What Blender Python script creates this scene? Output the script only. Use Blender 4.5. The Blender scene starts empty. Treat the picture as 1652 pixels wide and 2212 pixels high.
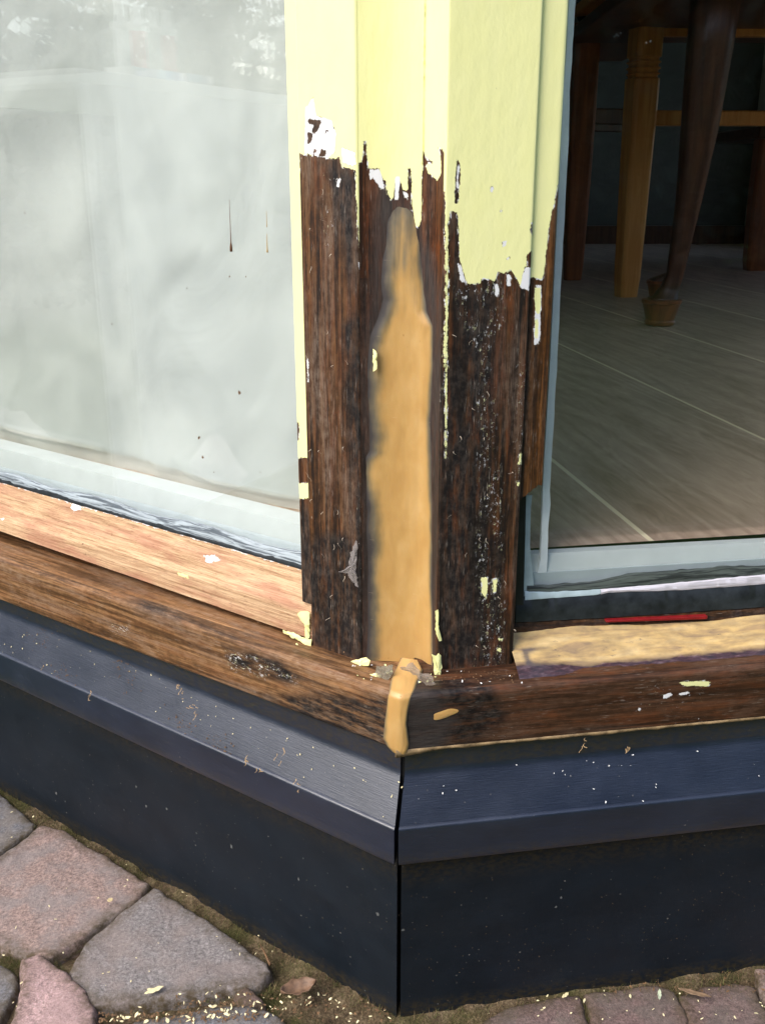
import bpy, math, random
import numpy as np
from mathutils import Matrix, Vector
random.seed(7); rng = np.random.default_rng(7)
SC = bpy.context.scene
COL = SC.collection

# ------------------------------------------------------------------ camera (surveyed from the photograph)
FPX = 2106.36; W0, H0 = 1652.0, 2212.0
PITCH = math.radians(18.729); ROLL = math.radians(.0612); CZ = .72825
cp_, sp_ = math.cos(PITCH), math.sin(PITCH)
_F = np.array([0, cp_, -sp_]); _r = np.array([1., 0, 0]); _d = np.array([0, -sp_, -cp_])
cr_, sr_ = math.cos(ROLL), math.sin(ROLL)
_R = np.array([cr_*_r+sr_*_d, -sr_*_r+cr_*_d, _F])
cam = bpy.data.cameras.new('camera'); camo = bpy.data.objects.new('camera', cam); COL.objects.link(camo)
cam.sensor_fit = 'HORIZONTAL'; cam.sensor_width = 36; cam.lens = 36*FPX/W0
cam.clip_start = .02; cam.clip_end = 500
camo.matrix_world = Matrix(((_R[0][0], -_R[1][0], -_R[2][0], 0), (_R[0][1], -_R[1][1], -_R[2][1], 0),
                            (_R[0][2], -_R[1][2], -_R[2][2], CZ), (0, 0, 0, 1)))
SC.camera = camo

# ------------------------------------------------------------------ world, sun, exposure
SUN_AZ = math.radians(-128); SUN_EL = math.radians(46)      # azimuth clockwise from +Y
wd = bpy.data.worlds.new('World'); SC.world = wd; wd.use_nodes = True
wn = wd.node_tree; sky = wn.nodes.new('ShaderNodeTexSky'); sky.sky_type = 'NISHITA'; sky.sun_disc = False
sky.sun_elevation = SUN_EL; sky.sun_rotation = SUN_AZ; sky.air_density = 1.0; sky.dust_density = 3.0; sky.ozone_density = 1.0
wn.links.new(sky.outputs[0], wn.nodes['Background'].inputs[0]); wn.nodes['Background'].inputs[1].default_value = .15
sl = bpy.data.lights.new('sun', 'SUN'); sl.energy = 1.35; sl.angle = math.radians(42); sl.color = (1, .96, .9)
so = bpy.data.objects.new('sun', sl); COL.objects.link(so)
sd = Vector((math.sin(SUN_AZ)*math.cos(SUN_EL), math.cos(SUN_AZ)*math.cos(SUN_EL), math.sin(SUN_EL)))
so.rotation_euler = sd.to_track_quat('Z', 'Y').to_euler(); so.location = sd*20
vs = SC.view_settings; vs.view_transform = 'Standard'; vs.look = 'None'; vs.exposure = 1.0; vs.gamma = 1; vs.use_curve_mapping = False
try:
    SC.cycles.transparent_max_bounces = 16; SC.cycles.max_bounces = 10
except Exception: pass

# ------------------------------------------------------------------ wall frames
MH = math.radians(-13.084); K = np.array([.013622, .7]); TAN = -math.tan(math.radians(22.5))
_o = np.array([math.sin(MH), -math.cos(MH)])
def _rt(v, a): return np.array([v[0]*math.cos(a)-v[1]*math.sin(a), v[0]*math.sin(a)+v[1]*math.cos(a)])
DIR = {'l': _rt(_o, -math.radians(112.5)), 'r': _rt(_o, math.radians(112.5))}
NRM = {}
for _s in 'lr':
    _n = np.array([DIR[_s][1], -DIR[_s][0]]); NRM[_s] = _n if _n@_o > 0 else -_n
def P(side, s, off, z):
    q = K+DIR[side]*s+NRM[side]*off
    return (float(q[0]), float(q[1]), float(z))
def XY(side, s, off): return K+DIR[side]*s+NRM[side]*off
def ray(x, y): return _R.T@np.array([(x-W0/2)/FPX, (y-H0/2)/FPX, 1.])
def U(side, off, x, y):                       # where a sight line meets the vertical plane of a wall
    v = ray(x, y); n = NRM[side]; t = ((K+n*off)@n)/(v[:2]@n); q = v*t
    return float((q[:2]-K)@DIR[side]), float(q[2]+CZ)
def UH(z, x, y):                              # ... or a horizontal plane
    v = ray(x, y); t = (z-CZ)/v[2]; return (v*t+np.array([0, 0, CZ]))
def at_y(Y, x, y):                            # ... or the plane at depth Y
    v = ray(x, y); t = Y/v[1]; return (v*t+np.array([0, 0, CZ]))

# ------------------------------------------------------------------ numeric helpers
def h2(ix, iy, k):
    n = (ix*374761393+iy*668265263+k*974634777) & 0xffffffff
    n = ((n ^ (n >> 13))*1274126177) & 0xffffffff
    return ((n ^ (n >> 16)) & 0xffff)/65535.
def vnoise(x, y, k=0):
    x = np.asarray(x, float); y = np.asarray(y, float)
    ix = np.floor(x).astype(np.int64); iy = np.floor(y).astype(np.int64); fx = x-ix; fy = y-iy
    fx = fx*fx*(3-2*fx); fy = fy*fy*(3-2*fy)
    return (h2(ix, iy, k)*(1-fx)+h2(ix+1, iy, k)*fx)*(1-fy)+(h2(ix, iy+1, k)*(1-fx)+h2(ix+1, iy+1, k)*fx)*fy
def fbm(x, y, k=0, o=4):
    a = 0; w = .5; 
    for i in range(o):
        a = a+w*(vnoise(x, y, k+i)-.5)*2; x = np.asarray(x)*2.03; y = np.asarray(y)*2.03; w *= .5
    return a
def sdf(pts, poly):                           # signed distance, positive inside
    pts = np.asarray(pts, float); poly = np.asarray(poly, float); n = len(poly)
    d = np.full(len(pts), 1e9); ins = np.zeros(len(pts), bool)
    for i in range(n):
        a = poly[i]; b = poly[(i+1) % n]; e = b-a; w = pts-a
        t = np.clip((w@e)/max(e@e, 1e-15), 0, 1); q = w-t[:, None]*e
        d = np.minimum(d, (q**2).sum(1))
        c = ((a[1] <= pts[:, 1]) & (b[1] > pts[:, 1])) | ((b[1] <= pts[:, 1]) & (a[1] > pts[:, 1]))
        with np.errstate(divide='ignore', invalid='ignore'):
            xx = a[0]+(pts[:, 1]-a[1])/(b[1]-a[1])*e[0]
        ins ^= c & (pts[:, 0] < xx)
    d = np.sqrt(d); return np.where(ins, d, -d)
def union(pts, polys):
    r = np.full(len(pts), -1.)
    for p in polys: r = np.maximum(r, sdf(pts, p))
    return r
def sm(x, a, b):
    t = np.clip((x-a)/(b-a), 0, 1); return t*t*(3-2*t)
def frange(a, b, st):
    n = max(1, int(round(abs(b-a)/st))); return [a+(b-a)*i/n for i in range(n+1)]

# ------------------------------------------------------------------ object helpers
def link(name, me, mat=None, parent=None, smooth=True):
    o = bpy.data.objects.new(name, me); COL.objects.link(o)
    if mat: me.materials.append(mat)
    if parent: o.parent = parent; o.matrix_parent_inverse = parent.matrix_world.inverted()
    if smooth:
        for p in me.polygons: p.use_smooth = True
    return o
def mesh(name, verts, faces, mat=None, parent=None, smooth=False, uv=None, attrs=None):
    me = bpy.data.meshes.new(name); me.from_pydata([tuple(map(float, v)) for v in verts], [], faces); me.update()
    if uv is not None:
        l = me.uv_layers.new(name='UVMap'); vi = np.empty(len(me.loops), np.int32); me.loops.foreach_get('vertex_index', vi)
        l.data.foreach_set('uv', np.asarray(uv, np.float32)[vi].ravel())
    for k in (attrs or {}):
        a = me.attributes.new(k, 'FLOAT', 'POINT'); a.data.foreach_set('value', np.asarray(attrs[k], np.float32))
    return link(name, me, mat, parent, smooth)
def thing(name, label, cat, loc=(0, 0, 0), group=None):
    o = bpy.data.objects.new(name, None); COL.objects.link(o); o.empty_display_size = .05
    o.location = [float(c) for c in loc]; o['label'] = label; o['category'] = cat
    if group: o['group'] = group
    bpy.context.view_layer.update(); return o
def tag(o, label, cat, group=None, kind=None):
    o['label'] = label; o['category'] = cat
    if group: o['group'] = group
    if kind: o['kind'] = kind
    return o
def struct(o): o['kind'] = 'structure'; return o
def sharp(o, ang=35):
    me = o.data
    try: me.set_sharp_from_angle(angle=math.radians(ang))
    except Exception: pass
    return o

def grid(name, pts, nu, nv, mat, parent=None, uv=None, attrs=None, smooth=True, closed=False, capends=False):
    """pts row-major: nv rows of nu points"""
    f = []
    for j in range(nv-1):
        for i in range(nu-1 if not closed else nu):
            a = j*nu+i; b = j*nu+(i+1) % nu; f.append((a, b, b+nu, a+nu))
    if capends:
        f.append(tuple(range(nu))[::-1]); f.append(tuple(range((nv-1)*nu, nv*nu)))
    return mesh(name, pts, f, mat, parent, smooth, uv, attrs)

def vext(name, sec, zs, mat, parent=None, attrfn=None, bottom=None, wob=0.):
    """vertical extrusion of a plan section: sec = [(x, y, s)], zs ascending; bottom(i) shifts lowest z"""
    sec = np.array(sec); d = np.r_[0, np.cumsum(np.hypot(*np.diff(sec[:, :2], axis=0).T))]
    X = np.tile(sec[:, 0], len(zs)); Y = np.tile(sec[:, 1], len(zs)); S = np.tile(sec[:, 2], len(zs))
    A = np.tile(d, len(zs)); Z = np.repeat(zs, len(sec))
    at = attrfn(S, Z, A) if attrfn else None
    return grid(name, np.c_[X, Y, Z], len(sec), len(zs), mat, parent, np.c_[A, Z], at)

def hext(name, side, prof, s1, mat, parent=None, attrfn=None, step=.003, gap=0., tilt=0., s0=None, sfar=None, wobble=0., endcut=None):
    """horizontal extrusion of a wall profile [(off, z)] from the mitre out along a wall"""
    prof = np.array(prof); n = len(prof)
    d = np.r_[0, np.cumsum(np.hypot(*np.diff(prof, axis=0).T))]
    ss = frange(0, 1, step/max(.01, s1))
    if sfar: ss = ss+[1+(sfar-s1)/s1*k/4 for k in (1, 2, 3, 4)]
    pts = []; uv = []; S = []; O = []; Z = []
    for t in ss:
        for i, (off, z) in enumerate(prof):
            st = (off*TAN+gap) if s0 is None else s0
            s = st+(s1-st)*t
            w = wobble*(vnoise(s*35, i*.7, 3)-.5)
            zz = z+tilt*s+w
            pts.append(P(side, s, off+w*.6, zz)); uv.append((d[i], s)); S.append(s); O.append(off); Z.append(zz)
    at = attrfn(np.array(S), np.array(O), np.array(Z), np.array([u[0] for u in uv])) if attrfn else None
    return grid(name, pts, n, len(ss), mat, parent, uv, at, capends=True)

def boxm(name, lo, hi, mat, parent=None, bev=0.):
    (x0, y0, z0), (x1, y1, z1) = lo, hi
    v = [(x0, y0, z0), (x1, y0, z0), (x1, y1, z0), (x0, y1, z0), (x0, y0, z1), (x1, y0, z1), (x1, y1, z1), (x0, y1, z1)]
    f = [(0, 3, 2, 1), (4, 5, 6, 7), (0, 1, 5, 4), (1, 2, 6, 5), (2, 3, 7, 6), (3, 0, 4, 7)]
    o = mesh(name, v, f, mat, parent)
    if bev: bevel(o, bev)
    return o
def wbox(name, side, s0, s1, o0, o1, z0, z1, mat, parent=None, bev=0., m0=False):
    f = lambda s, o: (s if not m0 or s != s0 else s+o*TAN)
    v = []
    for z in (z0, z1):
        v += [P(side, f(s0, o0), o0, z), P(side, s1, o0, z), P(side, s1, o1, z), P(side, f(s0, o1), o1, z)]
    fc = [(0, 3, 2, 1), (4, 5, 6, 7), (0, 1, 5, 4), (1, 2, 6, 5), (2, 3, 7, 6), (3, 0, 4, 7)]
    o = mesh(name, v, fc, mat, parent)
    if bev: bevel(o, bev)
    return o
def bevel(o, w, seg=2):
    m = o.modifiers.new('bevel', 'BEVEL'); m.width = w; m.segments = seg; m.limit_method = 'ANGLE'
    for p in o.data.polygons: p.use_smooth = True
    try: o.data.set_sharp_from_angle(angle=math.radians(50))
    except Exception: pass
def lathe(name, prof, c, mat, parent=None, n=28, smooth=True):
    pts = []
    for r, z in prof:
        for k in range(n):
            a = 2*math.pi*k/n; pts.append((c[0]+r*math.cos(a), c[1]+r*math.sin(a), c[2]+z))
    o = grid(name, pts, n, len(prof), mat, parent, closed=True, capends=True, smooth=smooth)
    return sharp(o, 40)
def tube(name, path, rad, mat, parent=None, n=6):
    path = [Vector([float(c) for c in p]) for p in path]; pts = []
    for i, p in enumerate(path):
        t = (path[min(i+1, len(path)-1)]-path[max(i-1, 0)]).normalized()
        a = t.cross(Vector((0.3, .2, 1))).normalized(); b = t.cross(a)
        r = rad(i/(len(path)-1)) if callable(rad) else rad
        for k in range(n):
            q = 2*math.pi*k/n; pts.append(p+a*math.cos(q)*r+b*math.sin(q)*r)
    return grid(name, pts, n, len(path), mat, parent, closed=True, capends=True)

# ------------------------------------------------------------------ node helper
class G:
    def __init__(s, name):
        s.m = bpy.data.materials.new(name); s.m.use_nodes = True; s.t = s.m.node_tree
        s.b = s.t.nodes['Principled BSDF']; s.o = s.t.nodes['Material Output']
    def N(s, k): return s.t.nodes.new('ShaderNode'+k)
    def L(s, a, b):
        if isinstance(a, (int, float)):
            if hasattr(b.default_value, '__len__'): n = len(b.default_value); b.default_value = (a, a, a, 1.)[:n]
            else: b.default_value = a
        elif isinstance(a, (tuple, list)): b.default_value = (*a, 1.0)[:len(b.default_value)]
        else: s.t.links.new(a, b)
    def uv(s): return s.N('TexCoord').outputs['UV']
    def ob(s): return s.N('TexCoord').outputs['Object']
    def map(s, v, sc=(1, 1, 1), rot=(0, 0, 0), loc=(0, 0, 0)):
        n = s.N('Mapping'); s.L(v, n.inputs[0]); n.inputs['Scale'].default_value = sc
        n.inputs['Rotation'].default_value = rot; n.inputs['Location'].default_value = loc; return n.outputs[0]
    def noise(s, v, sc=1, det=4, ro=.5, di=0., col=False):
        n = s.N('TexNoise'); s.L(v, n.inputs['Vector']); n.inputs['Scale'].default_value = sc
        n.inputs['Detail'].default_value = det; n.inputs['Roughness'].default_value = ro; n.inputs['Distortion'].default_value = di
        return n.outputs[1 if col else 0]
    def vor(s, v, sc=1, feat='F1', out=0, rnd=1):
        n = s.N('TexVoronoi'); s.L(v, n.inputs['Vector']); n.inputs['Scale'].default_value = sc; n.feature = feat
        n.inputs['Randomness'].default_value = rnd; return n.outputs[out]
    def ramp(s, f, st, ip='LINEAR'):
        n = s.N('ValToRGB'); s.L(f, n.inputs[0]); r = n.color_ramp; r.interpolation = ip
        while len(r.elements) < len(st): r.elements.new(.5)
        for e, (p, c) in zip(r.elements, st):
            e.position = p; e.color = (c, c, c, 1) if isinstance(c, (int, float)) else (*c, 1)
        return n.outputs[0]
    def mix(s, f, a, b, mode='MIX'):
        n = s.N('Mix'); n.data_type = 'RGBA'; n.blend_type = mode; s.L(f, n.inputs[0]); s.L(a, n.inputs[6]); s.L(b, n.inputs[7]); return n.outputs[2]
    def ma(s, op, a, b=0., c=None, cl=False):
        n = s.N('Math'); n.operation = op; n.use_clamp = cl; s.L(a, n.inputs[0]); s.L(b, n.inputs[1])
        if c is not None: s.L(c, n.inputs[2])
        return n.outputs[0]
    def mr(s, v, a, b, c=0., d=1.):
        n = s.N('MapRange'); n.interpolation_type = 'SMOOTHSTEP' if False else 'LINEAR'
        s.L(v, n.inputs[0]); n.inputs[1].default_value = a; n.inputs[2].default_value = b; n.inputs[3].default_value = c; n.inputs[4].default_value = d
        return n.outputs[0]
    def attr(s, k):
        n = s.N('Attribute'); n.attribute_name = k; return n.outputs['Fac']
    def bump(s, h, st=.5, di=.001, nrm=None):
        n = s.N('Bump'); s.L(h, n.inputs['Height']); n.inputs['Strength'].default_value = st; n.inputs['Distance'].default_value = di
        if nrm is not None: s.L(nrm, n.inputs['Normal'])
        return n.outputs[0]
    def done(s, col=None, rough=.5, nrm=None, spec=.5, metal=0., **kw):
        if col is not None: s.L(col, s.b.inputs['Base Color'])
        s.L(rough, s.b.inputs['Roughness']); s.L(spec, s.b.inputs['Specular IOR Level']); s.L(metal, s.b.inputs['Metallic'])
        if nrm is not None: s.L(nrm, s.b.inputs['Normal'])
        for k, v in kw.items(): s.L(v, s.b.inputs[k])
        return s.m

YEL = (.87, .86, .39); YEL2 = (.88, .87, .45)
PRM = (.74, .74, .76)
TAN_C = (.60, .335, .085)
def edge(g, sdv, uv, amp=.004, soft=.0003, sc=(330, 120, 1), fine=.0014):
    a = g.ma('MULTIPLY', g.ma('SUBTRACT', g.noise(g.map(uv, sc), 1, 3, .6), .5), amp*2)
    b = g.ma('MULTIPLY', g.ma('SUBTRACT', g.noise(g.map(uv, (1500, 700, 1)), 1, 2, .5), .5), fine*2)
    return g.ma('ADD', g.ma('ADD', sdv, a), b)
def painted_wood(name, c_dark, c_mid, c_lite, black=.5, grey=.3, red=.0, gloss=.5, coarse=1., bumpy=.6, flk=(.62, .70)):
    """bare weathered wood under chipped yellow paint; masks come from attributes on the mesh (metres inside the outline)"""
    g = G(name); uv = g.uv()
    gr = g.noise(g.map(uv, (230*coarse, 6, 1)), 1, 7, .68, .5)
    fi = g.noise(g.map(uv, (1700, 60, 1)), 1, 4, .65, .3)
    pa = g.noise(g.map(uv, (45, 8, 1)), 1, 5, .62, .6)
    pb = g.noise(g.map(uv, (75, 16, 1), loc=(3, 7, 0)), 1, 6, .7, .5)
    mo = g.noise(g.map(uv, (160, 110, 1), loc=(5, 2, 0)), 1, 5, .7)
    col = g.ramp(g.ma('ADD', g.ma('ADD', g.ma('MULTIPLY', gr, .5), g.ma('MULTIPLY', fi, .35)), g.ma('MULTIPLY', mo, .15)), [(.36, c_dark), (.49, c_mid), (.62, c_lite)])
    if red: col = g.mix(g.mr(pb, .48, .62, 0, red), col, g.mix(g.mr(gr, .35, .6), (.035, .010, .004), (.20, .055, .014)))
    if grey: col = g.mix(g.ma('MULTIPLY', g.mr(pa, .46, .6, 0, grey), g.mr(g.ma('ADD', g.ma('MULTIPLY', fi, .6), g.ma('MULTIPLY', mo, .4)), .42, .58)), col, (.22, .185, .155))
    if black: col = g.mix(g.mr(g.ma('ADD', g.ma('MULTIPLY', pa, .42), g.ma('ADD', g.ma('MULTIPLY', gr, .42), g.ma('MULTIPLY', mo, .16))), .43, .505, black, 0), col, (.009, .007, .006))
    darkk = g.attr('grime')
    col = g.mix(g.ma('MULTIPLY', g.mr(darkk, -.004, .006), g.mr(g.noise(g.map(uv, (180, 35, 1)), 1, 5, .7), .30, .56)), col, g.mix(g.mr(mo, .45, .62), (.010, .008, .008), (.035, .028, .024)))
    # pale fibres and scratches
    scr = g.ma('MULTIPLY', g.mr(g.noise(g.map(uv, (1000, 70, 1), loc=(1, 3, 0)), 1, 4, .6), .58, .68), g.mr(g.noise(g.map(uv, (60, 26, 1)), 1, 5, .65), .48, .6))
    col = g.mix(g.ma('MULTIPLY', scr, .42), col, (.40, .35, .30))
    # filler smear
    fs = g.attr('filler'); fsn = g.ma('ADD', fs, g.ma('MULTIPLY', g.ma('SUBTRACT', g.noise(g.map(uv, (60, 25, 1)), 1, 3), .5), .008))
    col = g.mix(g.ma('MULTIPLY', g.mr(fsn, -.006, .005, 0, 1), g.mr(pa, .3, .62, .45, .92)), col, g.mix(g.mr(fi, .35, .65), (.022, .017, .017), (.06, .052, .048)))
    # primer & paint
    pr = edge(g, g.attr('primer'), uv, .0022, sc=(300, 130, 1), fine=.001); mp = g.mr(pr, 0, .0004)
    sdp = edge(g, g.attr('paint'), uv, .0013, sc=(420, 130, 1), fine=.0009)
    rim = g.ma('MULTIPLY', g.mr(sdp, -.0010, -.0006), g.mr(g.noise(g.map(uv, (240, 110, 1), loc=(9, 1, 0)), 1, 3, .6), .52, .58))
    my = g.mr(sdp, 0, .0003)
    fl = g.ma('MULTIPLY', g.mr(g.noise(g.map(uv, (420, 190, 1)), 1, 7, .78), flk[0]-.01, flk[0]+.015), g.mr(g.noise(g.map(uv, (90, 34, 1), loc=(4, 4, 0)), 1, 4, .6), .44, .56))
    mf = g.ma('MULTIPLY', fl, g.mr(g.attr('fleck'), -.003, .004))
    mw = g.ma('MAXIMUM', g.ma('MAXIMUM', mp, rim), mf)
    wcol = g.mix(g.mr(g.noise(g.map(uv, (300, 200, 1), loc=(2, 8, 0)), 1, 2), .5, .56), PRM, (.62, .62, .36))
    wcol = g.mix(mp, wcol, (.80, .80, .82))
    col = g.mix(mw, col, wcol)
    ycol = g.mix(g.noise(g.map(uv, (70, 30, 1)), 1, 3), YEL, YEL2)
    dots = g.mr(g.vor(g.map(uv, (120, 70, 1)), 1), .0, .05, 1, 0)
    dots = g.ma('MULTIPLY', dots, g.mr(g.noise(g.map(uv, (40, 25, 1)), 1, 2), .55, .6))
    ycol = g.mix(g.ma('MULTIPLY', dots, .55), ycol, (.28, .26, .1))
    col = g.mix(my, col, ycol)
    peel = g.noise(g.map(uv, (420, 300, 1)), 1, 3, .55)
    top = g.ma('MAXIMUM', my, mw)
    nib = g.mr(g.vor(g.map(uv, (150, 110, 1), loc=(3, 3, 0)), 1), .0, .10, 1, 0)
    nib = g.ma('MULTIPLY', nib, g.mr(g.noise(g.map(uv, (30, 20, 1), loc=(1, 1, 0)), 1, 2), .48, .6))
    hgt = g.mix(top, g.ma('ADD', g.ma('MULTIPLY', gr, .5), g.ma('MULTIPLY', fi, .5)), g.ma('ADD', g.ma('ADD', g.ma('MULTIPLY', peel, .35), g.ma('MULTIPLY', nib, .5)), g.ma('ADD', g.ma('MULTIPLY', g.noise(g.map(uv, (110, 45, 1)), 1, 3), 1.4), .6)))
    nb = g.bump(hgt, bumpy, .0005)
    rough = g.mix(top, g.mr(pa, .3, .7, gloss-.06, gloss+.22), .42)
    return g.done(col, rough, nb, g.mix(top, .22, .4))

def simple(name, c, rough=.5, nz=0, amt=.15, bumpy=0, metal=0, spec=.5, **kw):
    g = G(name); col = c; nb = None
    if nz:
        n = g.noise(g.ob(), nz, 5, .6); col = g.mix(g.mr(n, .3, .7, 0, 1), tuple(x*(1-amt) for x in c), tuple(min(1, x*(1+amt)) for x in c))
        if bumpy: nb = g.bump(n, bumpy, .001)
    return g.done(col, rough, nb, spec, metal, **kw)

# ------------------------------------------------------------------ materials
M = {}
M['stile_l'] = painted_wood('worn_brown_wood', (.014, .007, .004), (.060, .026, .010), (.145, .070, .028), black=.75, grey=.4, red=.3, gloss=.5)
M['stile_r'] = painted_wood('blackened_wood', (.006, .004, .003), (.036, .017, .008), (.11, .052, .022), black=.85, grey=.25, red=.5, gloss=.5, flk=(.575, .7))
M['groove'] = painted_wood('dark_red_wood', (.010, .006, .005), (.05, .018, .008), (.12, .045, .015), black=.7, grey=.15, red=.6, gloss=.4)
M['bead'] = painted_wood('oiled_brown_wood', (.018, .010, .006), (.085, .035, .010), (.20, .085, .025), black=.5, grey=.2, red=.2, gloss=.42)
M['sill_l'] = painted_wood('sanded_sill_wood', (.05, .024, .011), (.17, .085, .035), (.36, .20, .095), black=.42, grey=.4, red=.25, gloss=.46, flk=(.56, .6))
M['sill_r'] = painted_wood('dark_sill_wood', (.018, .010, .006), (.058, .027, .014), (.105, .052, .028), black=.35, grey=.1, red=.35, gloss=.36)  # darker and glossier than the left board
def raw_wood():
    g = G('raw_sanded_hardwood'); uv = g.uv()
    fi = g.noise(g.map(uv, (2400, 38, 1)), 1, 5, .65, .4); gr = g.noise(g.map(uv, (300, 8, 1)), 1, 5, .6, .8)
    pa = g.noise(g.map(uv, (50, 9, 1)), 1, 4, .6)
    col = g.ramp(g.ma('ADD', g.ma('MULTIPLY', gr, .45), g.ma('MULTIPLY', fi, .55)), [(.37, (.22, .12, .055)), (.47, (.46, .285, .155)), (.58, (.66, .46, .28))])
    col = g.mix(g.mr(pa, .48, .62, 0, .65), col, g.mix(gr, (.18, .06, .03), (.60, .28, .18)))
    pores = g.mr(g.noise(g.map(uv, (2200, 110, 1), loc=(5, 5, 0)), 1, 2), .63, .69)
    col = g.mix(g.ma('MULTIPLY', pores, .8), col, (.15, .06, .03))
    blot = g.mr(g.noise(g.map(uv, (200, 120, 1)), 1, 4, .7), .64, .7); blot = g.ma('MULTIPLY', blot, g.mr(g.noise(g.map(uv, (30, 20, 1)), 1, 2), .5, .58))
    col = g.mix(blot, col, (.12, .045, .02))
    mp = g.mr(edge(g, g.attr('primer'), uv, .003), 0, .0004)
    my = g.mr(edge(g, g.attr('paint'), uv, .002), 0, .0004)
    col = g.mix(mp, col, (.85, .85, .84)); col = g.mix(my, col, YEL)
    h = g.ma('ADD', g.ma('ADD', fi, gr), g.ma('MULTIPLY', g.ma('MAXIMUM', mp, my), .8))
    return g.done(col, .65, g.bump(h, .9, .0009), .3)
M['raw'] = raw_wood()
def putty():
    g = G('two_part_wood_filler'); uv = g.uv(); sdv = g.attr('filler')
    n = g.ma('MULTIPLY', g.ma('SUBTRACT', g.noise(g.map(uv, (60, 28, 1)), 1, 3, .5), .5), .006)
    e = g.ma('ADD', sdv, n)
    v = g.noise(g.map(uv, (50, 30, 1)), 1, 3, .5, .3)
    tan = g.ramp(v, [(.3, (.46, .265, .088)), (.5, (.50, .30, .105)), (.7, (.54, .34, .135))])
    col = g.ramp(g.mr(e, -.0045, .0035), [(0, (.022, .016, .016)), (.28, (.046, .039, .038)), (.5, (.13, .105, .065)), (.72, (.30, .20, .085)), (1, (.48, .28, .09))])
    col = g.mix(g.mr(e, .001, .004), col, tan)
    pit = g.mr(g.vor(g.map(uv, (170, 90, 1)), 1), .05, .11, 1, 0); pit = g.ma('MULTIPLY', pit, g.mr(g.noise(g.map(uv, (50, 22, 1), loc=(7, 0, 0)), 1, 2), .56, .64))
    col = g.mix(g.ma('MULTIPLY', pit, .5), col, (.30, .13, .03))
    st = g.mr(g.noise(g.map(uv, (90, 900, 1), loc=(0, 2, 0)), 1, 3, .6, .6), .69, .74); st = g.ma('MULTIPLY', st, g.mr(g.noise(g.map(uv, (60, 35, 1)), 1, 2), .5, .6))
    col = g.mix(g.ma('MULTIPLY', st, .5), col, (.78, .6, .38))
    h = g.ma('ADD', g.noise(g.map(uv, (130, 50, 1)), 1, 4, .5), g.ma('MULTIPLY', g.ma('SUBTRACT', st, pit), .4))
    m = g.done(col, g.mr(e, -.003, .003, .6, .32), g.bump(h, .35, .0008), .4)
    g.b.inputs['Subsurface Weight'].default_value = .12; g.b.inputs['Subsurface Radius'].default_value = (.004, .002, .0006); g.b.inputs['Subsurface Scale'].default_value = 1
    return m
M['putty'] = putty()
def putty_strip():
    g = G('filler_on_bottom_rail'); uv = g.uv(); sdv = g.attr('filler')
    n = g.ma('MULTIPLY', g.ma('SUBTRACT', g.noise(g.map(uv, (130, 45, 1)), 1, 4, .6), .5), .007)
    e = g.ma('ADD', sdv, n)
    v = g.noise(g.map(uv, (140, 22, 1)), 1, 4, .6, .6)
    tan = g.ramp(v, [(.36, (.40, .27, .13)), (.5, (.60, .41, .16)), (.68, (.68, .50, .24))])
    wine = g.ramp(g.noise(g.map(uv, (420, 120, 1), rot=(0, 0, .5)), 1, 4, .6), [(.35, (.022, .011, .013)), (.55, (.07, .03, .035)), (.7, (.17, .11, .12))])
    col = g.mix(g.mr(e, -.001, .0022), wine, tan)
    dk = g.mr(g.noise(g.map(uv, (190, 60, 1), loc=(3, 1, 0)), 1, 5, .7), .56, .72, 0, .8)
    dk = g.ma('MAXIMUM', dk, g.mr(g.ma('ADD', g.attr('grime'), n), -.002, .003, 0, .85))
    col = g.mix(dk, col, (.045, .045, .06))
    h = g.noise(g.map(uv, (250, 100, 1)), 1, 4, .5)
    return g.done(col, .33, g.bump(h, .25, .0008), .5)
M['putty_strip'] = putty_strip()
def plastic(name, c, rough, grain=1., lift=0.):
    g = G(name); uv = g.uv()
    gr = g.noise(g.map(uv, (1100, 55, 1)), 1, 3, .6, .5); bg = g.noise(g.map(uv, (30, 18, 1)), 1, 4, .6)
    col = g.mix(g.mr(bg, .35, .65), tuple(x*.85 for x in c), tuple(x*1.15 for x in c))
    col = g.mix(g.mr(gr, .5, .7, 0, .2*grain), col, tuple(x*2.2+.01 for x in c))
    # dust specks
    d = g.vor(g.map(uv, (230, 210, 1)), 1); rndm = g.vor(g.map(uv, (230, 210, 1)), 1, out=1)
    sz = g.mr(g.N('SeparateColor').outputs[0], 0, 1) if False else None
    sp = g.N('SeparateColor'); g.L(rndm, sp.inputs[0])
    rad = g.mr(sp.outputs[0], .70, 1., 0, .16 if grain > .5 else .20)
    m = g.ma('LESS_THAN', d, rad); m = g.ma('MULTIPLY', m, g.mr(g.noise(g.map(uv, (22, 14, 1), loc=(2, 2, 0)), 1, 3), .42, .6))
    col = g.mix(g.ma('MULTIPLY', m, g.mr(sp.outputs[1], 0, 1, .08, .5)), col, (.30, .28, .25))
    film = g.mr(g.noise(g.map(uv, (14, 9, 1), loc=(6, 2, 0)), 1, 5, .7), .4, .75, 0, .12)
    col = g.mix(film, col, (.035, .036, .040))
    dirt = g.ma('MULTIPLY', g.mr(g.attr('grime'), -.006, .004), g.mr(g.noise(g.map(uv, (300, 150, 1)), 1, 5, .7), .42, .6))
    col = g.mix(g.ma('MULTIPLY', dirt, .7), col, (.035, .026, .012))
    h = g.ma('ADD', g.ma('MULTIPLY', gr, 1.), g.ma('MULTIPLY', m, .5))
    return g.done(col, g.mr(bg, .3, .7, rough-.04, rough+.06), g.bump(h, .55*grain, .0003), lift)
M['cap'] = plastic('anthracite_grained_plastic', (.0045, .0095, .0260), .37, 1., .9); M['cap'].node_tree.nodes['Principled BSDF'].inputs['IOR'].default_value = 1.6
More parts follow.
